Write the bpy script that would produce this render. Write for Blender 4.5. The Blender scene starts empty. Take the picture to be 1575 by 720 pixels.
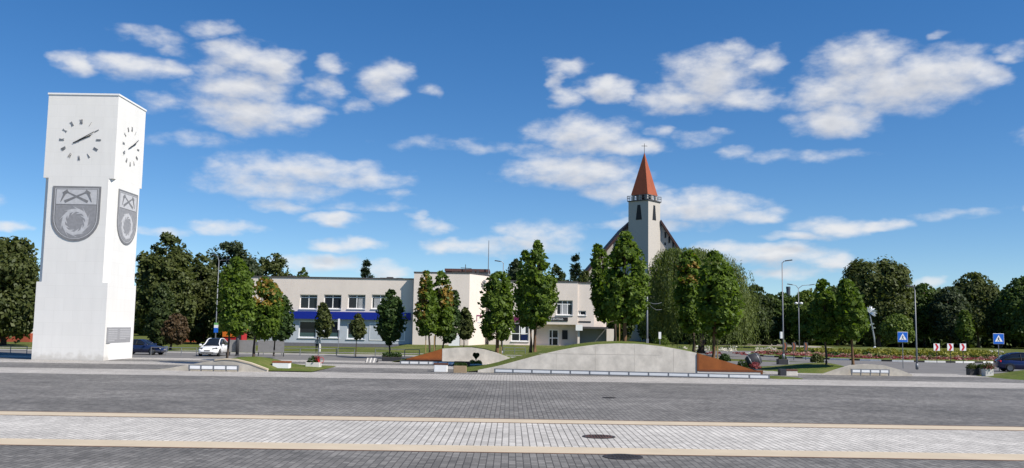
import bpy, math, random
import numpy as np
from mathutils import Vector, Matrix

C = bpy.context.scene.collection
SC = bpy.context.scene
R = math.radians
PI = math.pi

# ------------------------------------------------------------------ camera
F = 1420.0                  # focal length in photo pixels (photo 1575 x 720)
PITCH, ROLL, EYE = 0.0997, 0.0155, 3.2
fwd = Vector((0, math.cos(PITCH), math.sin(PITCH)))
upv = Vector((0, -math.sin(PITCH), math.cos(PITCH)))
rgt = Vector((1, 0, 0))
Xc = rgt * math.cos(ROLL) + upv * math.sin(ROLL)
Yc = -rgt * math.sin(ROLL) + upv * math.cos(ROLL)
cd = bpy.data.cameras.new('camera')
cam = bpy.data.objects.new('camera', cd); C.objects.link(cam)
cd.sensor_width = 36.0; cd.lens = 36.0 * F / 1575.0
cd.clip_start = 0.1; cd.clip_end = 5000
m = Matrix.Identity(4)
for r_ in range(3):
    m[r_][0], m[r_][1], m[r_][2] = Xc[r_], Yc[r_], -fwd[r_]
m[2][3] = EYE
cam.matrix_world = m
SC.camera = cam

# ------------------------------------------------------------------ light
SUN_EL, SUN_S = R(46), R(31)          # from the right, a little in front of the facades
to_sun = Vector((math.cos(SUN_EL) * math.cos(SUN_S), -math.cos(SUN_EL) * math.sin(SUN_S), math.sin(SUN_EL)))
sd = bpy.data.lights.new('sun', 'SUN'); sd.energy = 5.0; sd.angle = R(0.53); sd.color = (1.0, 0.935, 0.845)
sun = bpy.data.objects.new('sun', sd); C.objects.link(sun)
sun.rotation_mode = 'QUATERNION'; sun.rotation_quaternion = to_sun.to_track_quat('Z', 'Y')
sun.location = to_sun * 300
SC.view_settings.view_transform = 'Standard'
SC.view_settings.look = 'None'
SC.view_settings.exposure = 0.38
SC.view_settings.gamma = 1.0
SC.view_settings.use_curve_mapping = False
SC.render.engine = 'CYCLES'
SC.cycles.max_bounces = 6
SC.cycles.transparent_max_bounces = 6
SC.cycles.use_denoising = True


def ray(px, py):
    u = (px - 787.5) / F; v = -(py - 360.0) / F
    return fwd + Xc * u + Yc * v

def G(px, py, z=0.0):
    d = ray(px, py); t = (z - EYE) / d.z
    return Vector((d.x * t, d.y * t, z))

def P(px, py, Y):
    d = ray(px, py); t = Y / d.y
    return Vector((d.x * t, Y, EYE + d.z * t))

def RW(x0, y0, x1, y1, Y):
    """a photo rectangle on the upright plane at depth Y -> x0, x1, z0, z1"""
    xm, ym = (x0 + x1) / 2, (y0 + y1) / 2
    return P(x0, ym, Y).x, P(x1, ym, Y).x, P(xm, y1, Y).z, P(xm, y0, Y).z

# ------------------------------------------------------------------ sky
CLOUDS = [
 (840,235,60,10,.35),(1230,240,90,8,.25),(700,225,80,8,.22),(300,215,60,10,.25),(1480,330,60,8,.25),(560,320,60,8,.3),(250,355,40,9,.6),(1000,345,90,10,.6),(620,300,30,7,.3),  # photo px centre, radii, strength
 (120,97,36,24,1),(200,102,85,22,1),(262,106,34,15,.7),
 (325,45,42,15,.62),(225,53,55,13,.5),(265,75,30,12,.4),
 (365,84,62,26,1),(415,104,56,32,1),(370,134,90,28,1),(385,175,112,34,1.05),(445,178,52,24,.9),(330,110,40,24,.7),
 (507,97,28,15,.6),(500,138,30,24,.6),(593,125,48,34,1),(545,165,24,10,.4),(662,136,16,10,.4),
 (470,262,150,26,.8),(420,288,120,24,.75),(575,280,70,16,.7),(360,262,54,18,.65),(430,318,60,13,.6),
 (513,337,58,12,.85),(340,350,72,13,.9),(532,374,68,14,1),(490,402,80,18,.9),(590,415,50,14,.7),
 (662,347,32,13,.6),(640,334,15,9,.6),(830,362,75,26,.8),(700,377,62,14,.95),(790,378,120,16,.7),
 (872,103,40,17,.8),(866,150,28,24,.8),(932,140,50,22,1),(860,125,16,26,.6),
 (900,208,95,30,1),(965,226,60,18,.9),(885,264,118,30,1.05),(950,292,70,22,.8),(1015,205,22,10,.5),
 (1090,120,82,46,.95),(1050,152,85,24,.95),(1182,93,44,20,.95),(1110,86,50,24,.9),(1142,152,60,24,.9),
 (1325,92,80,40,1),(1370,132,160,46,1.05),(1290,185,78,30,1),(1440,112,112,40,1),(1522,112,40,20,.85),(1262,148,62,28,.95),
 (1562,80,26,13,.6),(1450,52,20,7,.5),
 (1090,320,100,30,1),(1015,320,65,26,.95),(1160,332,54,14,.8),(1080,210,40,9,.3),(1128,238,32,8,.45),
 (1290,347,85,18,1),(1345,345,70,13,.9),(1228,364,62,10,.7),
 (1185,392,125,20,1),(1105,386,75,16,.9),(1275,402,55,13,.85),(1215,417,70,11,.7),(1425,434,30,13,.8),
 (15,348,48,14,.95),(1590,325,25,10,.9),(20,385,40,8,.4),(240,155,30,14,.3),
 (-90,120,80,24,.8),(1680,200,110,34,.9),(1700,360,90,18,.8),(-120,300,110,24,.8),
]
world = bpy.data.worlds.new('World'); SC.world = world
world.use_nodes = True
nt = world.node_tree; nt.nodes.clear()
def N(tree, typ, **kw):
    n = tree.nodes.new(typ)
    for k, v in kw.items(): setattr(n, k, v)
    return n
def math_node(tree, op, a, b=None, clamp=False):
    n = N(tree, 'ShaderNodeMath', operation=op, use_clamp=clamp)
    for i, x in enumerate((a, b)):
        if x is None: continue
        if isinstance(x, (int, float)): n.inputs[i].default_value = x
        else: tree.links.new(x, n.inputs[i])
    return n.outputs[0]

# cloud field: (azimuth, elevation) of the view direction -> density; the clouds are fixed in the sky's own directions
grp = bpy.data.node_groups.new('cloud_field', 'ShaderNodeTree')
grp.interface.new_socket('Vector', in_out='INPUT', socket_type='NodeSocketVector')
grp.interface.new_socket('Density', in_out='OUTPUT', socket_type='NodeSocketFloat')
gi = N(grp, 'NodeGroupInput'); go = N(grp, 'NodeGroupOutput')
wn = N(grp, 'ShaderNodeTexNoise'); wn.inputs['Scale'].default_value = 22; wn.inputs['Detail'].default_value = 3
mpw = N(grp, 'ShaderNodeMapping'); mpw.inputs['Scale'].default_value = (1, 2.0, 1)
grp.links.new(gi.outputs[0], mpw.inputs[0]); grp.links.new(mpw.outputs[0], wn.inputs['Vector'])
sub = N(grp, 'ShaderNodeVectorMath', operation='SUBTRACT'); sub.inputs[1].default_value = (.5, .5, .5)
grp.links.new(wn.outputs['Color'], sub.inputs[0])
sc_ = N(grp, 'ShaderNodeVectorMath', operation='MULTIPLY'); sc_.inputs[1].default_value = (.05, .022, 0)
grp.links.new(sub.outputs[0], sc_.inputs[0])
ad = N(grp, 'ShaderNodeVectorMath', operation='ADD')
grp.links.new(gi.outputs[0], ad.inputs[0]); grp.links.new(sc_.outputs[0], ad.inputs[1])
acc = None
for (cx, cy, rx, ry, st) in CLOUDS:
    d = ray(cx, cy).normalized()
    az = math.atan2(d.x, d.y); el = math.asin(d.z)
    k = 1.0 / (1.0 + ((cx - 787.5) / F) ** 2)
    low = .94 if cy > 310 else 1.0
    rx_, ry_ = rx / F * k * .97 * low, ry / F * math.sqrt(k) * .98 * low
    mp = N(grp, 'ShaderNodeVectorMath', operation='SUBTRACT'); mp.inputs[1].default_value = (az, el, 0)
    grp.links.new(ad.outputs[0], mp.inputs[0])
    ml = N(grp, 'ShaderNodeVectorMath', operation='MULTIPLY'); ml.inputs[1].default_value = (1 / rx_, 1 / ry_, 0)
    grp.links.new(mp.outputs[0], ml.inputs[0])
    ln = N(grp, 'ShaderNodeVectorMath', operation='DOT_PRODUCT')
    grp.links.new(ml.outputs[0], ln.inputs[0]); grp.links.new(ml.outputs[0], ln.inputs[1])
    v = math_node(grp, 'MULTIPLY', math_node(grp, 'SUBTRACT', 1.0, ln.outputs['Value']), st)
    acc = v if acc is None else None or (lambda a, b: (lambda n: (grp.links.new(a, n.inputs[0]), grp.links.new(b, n.inputs[1]), setattr(n.inputs[2], 'default_value', .06), n.outputs[0])[-1])(N(grp, 'ShaderNodeMath', operation='SMOOTH_MAX')))(acc, v)
acc = math_node(grp, 'MAXIMUM', acc, -1.2)
mpf = N(grp, 'ShaderNodeMapping'); mpf.inputs['Scale'].default_value = (1, 1.9, 1)
grp.links.new(gi.outputs[0], mpf.inputs[0])
fn = N(grp, 'ShaderNodeTexNoise'); fn.inputs['Scale'].default_value = 34; fn.inputs['Detail'].default_value = 9; fn.inputs['Roughness'].default_value = .56
grp.links.new(mpf.outputs[0], fn.inputs['Vector'])
nz = math_node(grp, 'MULTIPLY', math_node(grp, 'SUBTRACT', fn.outputs['Fac'], .5), 2.0)
grp.links.new(math_node(grp, 'ADD', acc, nz), go.inputs[0])

tc = N(nt, 'ShaderNodeTexCoord')
sep = N(nt, 'ShaderNodeSeparateXYZ'); nt.links.new(tc.outputs['Generated'], sep.inputs[0])
azn = math_node(nt, 'ARCTAN2', sep.outputs[0], sep.outputs[1])
eln = math_node(nt, 'ARCSINE', sep.outputs[2])
cmb = N(nt, 'ShaderNodeCombineXYZ'); nt.links.new(azn, cmb.inputs[0]); nt.links.new(eln, cmb.inputs[1])
g1 = N(nt, 'ShaderNodeGroup'); g1.node_tree = grp; nt.links.new(cmb.outputs[0], g1.inputs[0])
off = N(nt, 'ShaderNodeVectorMath', operation='ADD'); off.inputs[1].default_value = (.006, .014, 0)
nt.links.new(cmb.outputs[0], off.inputs[0])
g2 = N(nt, 'ShaderNodeGroup'); g2.node_tree = grp; nt.links.new(off.outputs[0], g2.inputs[0])
sky = N(nt, 'ShaderNodeTexSky', sky_type='NISHITA', sun_disc=False)
sky.sun_elevation = SUN_EL; sky.sun_rotation = math.atan2(to_sun.x, to_sun.y)
sky.altitude = 100; sky.air_density = 1.0; sky.dust_density = 0.0; sky.ozone_density = 3.0
svec = N(nt, 'ShaderNodeVectorMath', operation='MULTIPLY_ADD'); svec.inputs[1].default_value = (1, 1, 1.18); svec.inputs[2].default_value = (0, 0, .032)
nt.links.new(tc.outputs['Generated'], svec.inputs[0])
snrm = N(nt, 'ShaderNodeVectorMath', operation='NORMALIZE'); nt.links.new(svec.outputs[0], snrm.inputs[0]); nt.links.new(snrm.outputs[0], sky.inputs['Vector'])
hsv = N(nt, 'ShaderNodeHueSaturation'); hsv.inputs['Saturation'].default_value = 1.31; hsv.inputs['Value'].default_value = 1.27; hsv.inputs['Hue'].default_value = .505
nt.links.new(sky.outputs[0], hsv.inputs['Color'])
mr = N(nt, 'ShaderNodeMapRange', interpolation_type='SMOOTHSTEP')
mr.inputs['From Min'].default_value = -.34; mr.inputs['From Max'].default_value = 1.30; mr.inputs['To Max'].default_value = .94
nt.links.new(g1.outputs[0], mr.inputs['Value'])
# thickness between this point and the light gives the grey undersides
mr2 = N(nt, 'ShaderNodeMapRange', interpolation_type='SMOOTHSTEP')
mr2.inputs['From Min'].default_value = -0.2; mr2.inputs['From Max'].default_value = 1.5
nt.links.new(g2.outputs[0], mr2.inputs['Value'])
cc = N(nt, 'ShaderNodeMix', data_type='RGBA')
cc.inputs['A'].default_value = (8.3, 8.35, 8.5, 1); cc.inputs['B'].default_value = (6.0, 6.2, 6.7, 1)
nt.links.new(mr2.outputs[0], cc.inputs['Factor'])
mixc = N(nt, 'ShaderNodeMix', data_type='RGBA')
nt.links.new(mr.outputs[0], mixc.inputs['Factor']); nt.links.new(hsv.outputs[0], mixc.inputs['A']); nt.links.new(cc.outputs['Result'], mixc.inputs['B'])
bg = N(nt, 'ShaderNodeBackground'); bg.inputs['Strength'].default_value = 0.078
nt.links.new(mixc.outputs['Result'], bg.inputs['Color'])
out = N(nt, 'ShaderNodeOutputWorld'); nt.links.new(bg.outputs[0], out.inputs['Surface'])

# ------------------------------------------------------------------ materials
def new_mat(name):
    mt = bpy.data.materials.new(name); mt.use_nodes = True
    return mt, mt.node_tree, mt.node_tree.nodes['Principled BSDF']

def plain(name, col, rough=.6, metal=0.0, var=.12, scale=3.0, bump=0.0, bscale=40, streak=None, spec=.3, coat=0.0):
    """a real base colour with soft wear; streak stretches the wear noise downwards (rain marks)"""
    mt, t, b = new_mat(name)
    b.inputs['Roughness'].default_value = rough; b.inputs['Metallic'].default_value = metal
    b.inputs['Specular IOR Level'].default_value = spec
    b.inputs['Coat Weight'].default_value = coat
    tcn = N(t, 'ShaderNodeTexCoord')
    mp = N(t, 'ShaderNodeMapping')
    if streak: mp.inputs['Scale'].default_value = streak
    t.links.new(tcn.outputs['Object'], mp.inputs[0])
    nz = N(t, 'ShaderNodeTexNoise'); nz.inputs['Scale'].default_value = scale; nz.inputs['Detail'].default_value = 6
    nz.inputs['Roughness'].default_value = .62
    t.links.new(mp.outputs[0], nz.inputs['Vector'])
    mr = N(t, 'ShaderNodeMapRange'); mr.inputs['From Min'].default_value = .3; mr.inputs['From Max'].default_value = .7
    mr.inputs['To Min'].default_value = 1 - var; mr.inputs['To Max'].default_value = 1 + var * .6
    t.links.new(nz.outputs['Fac'], mr.inputs['Value'])
    mx = N(t, 'ShaderNodeMix', data_type='RGBA', blend_type='MULTIPLY'); mx.inputs['Factor'].default_value = 1
    mx.inputs['A'].default_value = (*col, 1)
    t.links.new(mr.outputs[0], mx.inputs['B'])
    t.links.new(mx.outputs['Result'], b.inputs['Base Color'])
    if bump:
        bn = N(t, 'ShaderNodeTexNoise'); bn.inputs['Scale'].default_value = bscale; bn.inputs['Detail'].default_value = 4
        t.links.new(tcn.outputs['Object'], bn.inputs['Vector'])
        bp = N(t, 'ShaderNodeBump'); bp.inputs['Strength'].default_value = bump; bp.inputs['Distance'].default_value = .03
        t.links.new(bn.outputs['Fac'], bp.inputs['Height']); t.links.new(bp.outputs[0], b.inputs['Normal'])
    return mt

def paving(name, c1, c2, mortar, bw, rh, ms=.014, stain=.18, rough=.75):
    """rectangular pavers whose long joints run away from the camera"""
    mt, t, b = new_mat(name)
    b.inputs['Roughness'].default_value = rough; b.inputs['Specular IOR Level'].default_value = .25
    tcn = N(t, 'ShaderNodeTexCoord'); sp = N(t, 'ShaderNodeSeparateXYZ'); cb = N(t, 'ShaderNodeCombineXYZ')
    t.links.new(tcn.outputs['Object'], sp.inputs[0])
    t.links.new(sp.outputs[1], cb.inputs[0]); t.links.new(sp.outputs[0], cb.inputs[1])
    br = N(t, 'ShaderNodeTexBrick'); br.offset = .5
    br.inputs['Color1'].default_value = (*c1, 1); br.inputs['Color2'].default_value = (*c2, 1); br.inputs['Mortar'].default_value = (*mortar, 1)
    br.inputs['Scale'].default_value = 1; br.inputs['Brick Width'].default_value = bw; br.inputs['Row Height'].default_value = rh
    br.inputs['Mortar Size'].default_value = ms; br.inputs['Mortar Smooth'].default_value = .3
    t.links.new(cb.outputs[0], br.inputs['Vector'])
    fac = None
    for s, a, st in ((.09, stain, (1, 2.2, 1)), (.7, stain * .8, (1, 1, 1)), (9, .10, (1, 1, 1))):
        mp = N(t, 'ShaderNodeMapping'); mp.inputs['Scale'].default_value = st
        t.links.new(tcn.outputs['Object'], mp.inputs[0])
        nz = N(t, 'ShaderNodeTexNoise'); nz.inputs['Scale'].default_value = s; nz.inputs['Detail'].default_value = 5
        t.links.new(mp.outputs[0], nz.inputs['Vector'])
        mr = N(t, 'ShaderNodeMapRange'); mr.inputs['From Min'].default_value = .3; mr.inputs['From Max'].default_value = .7
        mr.inputs['To Min'].default_value = 1 - a; mr.inputs['To Max'].default_value = 1 + a
        t.links.new(nz.outputs['Fac'], mr.inputs['Value'])
        fac = mr.outputs[0] if fac is None else math_node(t, 'MULTIPLY', fac, mr.outputs[0])
    mx = N(t, 'ShaderNodeMix', data_type='RGBA', blend_type='MULTIPLY'); mx.inputs['Factor'].default_value = 1
    t.links.new(br.outputs['Color'], mx.inputs['A']); t.links.new(fac, mx.inputs['B'])
    t.links.new(mx.outputs['Result'], b.inputs['Base Color'])
    bp = N(t, 'ShaderNodeBump'); bp.inputs['Strength'].default_value = .3; bp.inputs['Distance'].default_value = .01; bp.invert = True
    t.links.new(br.outputs['Fac'], bp.inputs['Height']); t.links.new(bp.outputs[0], b.inputs['Normal'])
    return mt

def lawn_mat(name, g1, g2, dry, dryness=.35):
    mt, t, b = new_mat(name)
    b.inputs['Roughness'].default_value = .9; b.inputs['Specular IOR Level'].default_value = .1
    tcn = N(t, 'ShaderNodeTexCoord')
    def nz(s, lo, hi):
        n = N(t, 'ShaderNodeTexNoise'); n.inputs['Scale'].default_value = s; n.inputs['Detail'].default_value = 6
        t.links.new(tcn.outputs['Object'], n.inputs['Vector'])
        mr = N(t, 'ShaderNodeMapRange'); mr.inputs['From Min'].default_value = lo; mr.inputs['From Max'].default_value = hi
        t.links.new(n.outputs['Fac'], mr.inputs['Value']); return mr.outputs[0], n
    a, _ = nz(2.5, .3, .7); d, _ = nz(.35, .45, .75); f, fnode = nz(28, .25, .75)
    m1 = N(t, 'ShaderNodeMix', data_type='RGBA'); m1.inputs['A'].default_value = (*g1, 1); m1.inputs['B'].default_value = (*g2, 1)
    t.links.new(a, m1.inputs['Factor'])
    m2 = N(t, 'ShaderNodeMix', data_type='RGBA'); m2.inputs['B'].default_value = (*dry, 1)
    t.links.new(m1.outputs['Result'], m2.inputs['A']); t.links.new(math_node(t, 'MULTIPLY', d, dryness), m2.inputs['Factor'])
    m3 = N(t, 'ShaderNodeMix', data_type='RGBA', blend_type='MULTIPLY'); m3.inputs['Factor'].default_value = 1
    t.links.new(m2.outputs['Result'], m3.inputs['A'])
    t.links.new(math_node(t, 'ADD', math_node(t, 'MULTIPLY', f, .6), .7), m3.inputs['B'])
    t.links.new(m3.outputs['Result'], b.inputs['Base Color'])
    bp = N(t, 'ShaderNodeBump'); bp.inputs['Strength'].default_value = .8; bp.inputs['Distance'].default_value = .06
    t.links.new(fnode.outputs['Fac'], bp.inputs['Height']); t.links.new(bp.outputs[0], b.inputs['Normal'])
    return mt

def leaf_mat(name, ca, cb, transl=.3, nscale=1.2):
    mt, t, b = new_mat(name)
    t.nodes.remove(b)
    o = [n for n in t.nodes if n.type == 'OUTPUT_MATERIAL'][0]
    geo = N(t, 'ShaderNodeNewGeometry'); tcn = N(t, 'ShaderNodeTexCoord')
    nz = N(t, 'ShaderNodeTexNoise'); nz.inputs['Scale'].default_value = nscale; nz.inputs['Detail'].default_value = 2
    t.links.new(tcn.outputs['Object'], nz.inputs['Vector'])
    f = math_node(t, 'ADD', math_node(t, 'MULTIPLY', geo.outputs['Random Per Island'], .55),
                  math_node(t, 'MULTIPLY', math_node(t, 'SUBTRACT', nz.outputs['Fac'], .25), .9), clamp=True)
    mx = N(t, 'ShaderNodeMix', data_type='RGBA'); mx.inputs['A'].default_value = (*ca, 1); mx.inputs['B'].default_value = (*cb, 1)
    t.links.new(f, mx.inputs['Factor'])
    df = N(t, 'ShaderNodeBsdfDiffuse'); tr = N(t, 'ShaderNodeBsdfTranslucent'); gl = N(t, 'ShaderNodeBsdfGlossy')
    gl.inputs['Roughness'].default_value = .55; gl.inputs['Color'].default_value = (.8, .85, .8, 1)
    t.links.new(mx.outputs['Result'], df.inputs['Color'])
    tm = N(t, 'ShaderNodeMix', data_type='RGBA', blend_type='MULTIPLY'); tm.inputs['Factor'].default_value = 1
    tm.inputs['B'].default_value = (1.5, 1.6, .7, 1); t.links.new(mx.outputs['Result'], tm.inputs['A'])
    t.links.new(tm.outputs['Result'], tr.inputs['Color'])
    s1 = N(t, 'ShaderNodeMixShader'); s1.inputs[0].default_value = transl
    t.links.new(df.outputs[0], s1.inputs[1]); t.links.new(tr.outputs[0], s1.inputs[2])
    s2 = N(t, 'ShaderNodeMixShader'); s2.inputs[0].default_value = .018
    t.links.new(s1.outputs[0], s2.inputs[1]); t.links.new(gl.outputs[0], s2.inputs[2])
    t.links.new(s2.outputs[0], o.inputs['Surface'])
    return mt

def tower_mat():
    mt = plain('tower_shaft', (.745, .728, .69), .6, var=.035, scale=1.2, streak=(1.4, 1.4, .22))
    t = mt.node_tree; b = t.nodes['Principled BSDF']; src = b.inputs['Base Color'].links[0].from_socket
    tcn = N(t, 'ShaderNodeTexCoord'); sp = N(t, 'ShaderNodeSeparateXYZ'); cb = N(t, 'ShaderNodeCombineXYZ')
    t.links.new(tcn.outputs['Object'], sp.inputs[0])
    t.links.new(math_node(t, 'ADD', sp.outputs[0], sp.outputs[1]), cb.inputs[0]); t.links.new(sp.outputs[2], cb.inputs[1])
    br = N(t, 'ShaderNodeTexBrick'); br.inputs['Color1'].default_value = (1, 1, 1, 1); br.inputs['Color2'].default_value = (.972, .972, .97, 1)
    br.inputs['Mortar'].default_value = (.91, .905, .895, 1); br.inputs['Scale'].default_value = 1; br.inputs['Brick Width'].default_value = 1.52
    br.inputs['Row Height'].default_value = .98; br.inputs['Mortar Size'].default_value = .012; br.inputs['Mortar Smooth'].default_value = .4
    t.links.new(cb.outputs[0], br.inputs['Vector'])
    m1 = N(t, 'ShaderNodeMix', data_type='RGBA', blend_type='MULTIPLY'); m1.inputs['Factor'].default_value = 1
    t.links.new(src, m1.inputs['A']); t.links.new(br.outputs['Color'], m1.inputs['B'])
    # splash dirt with a ragged upper edge
    nz = N(t, 'ShaderNodeTexNoise'); nz.inputs['Scale'].default_value = 2.2; nz.inputs['Detail'].default_value = 6; t.links.new(tcn.outputs['Object'], nz.inputs['Vector'])
    d = N(t, 'ShaderNodeMapRange', interpolation_type='SMOOTHSTEP'); d.inputs['From Min'].default_value = .75; d.inputs['From Max'].default_value = 0; d.inputs['To Max'].default_value = .5
    t.links.new(math_node(t, 'SUBTRACT', sp.outputs[2], math_node(t, 'MULTIPLY', math_node(t, 'SUBTRACT', nz.outputs['Fac'], .5), 1.4)), d.inputs['Value'])
    m2 = N(t, 'ShaderNodeMix', data_type='RGBA'); m2.inputs['B'].default_value = (.42, .385, .33, 1)
    t.links.new(m1.outputs['Result'], m2.inputs['A']); t.links.new(d.outputs[0], m2.inputs['Factor'])
    t.links.new(m2.outputs['Result'], b.inputs['Base Color'])
    return mt

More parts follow.
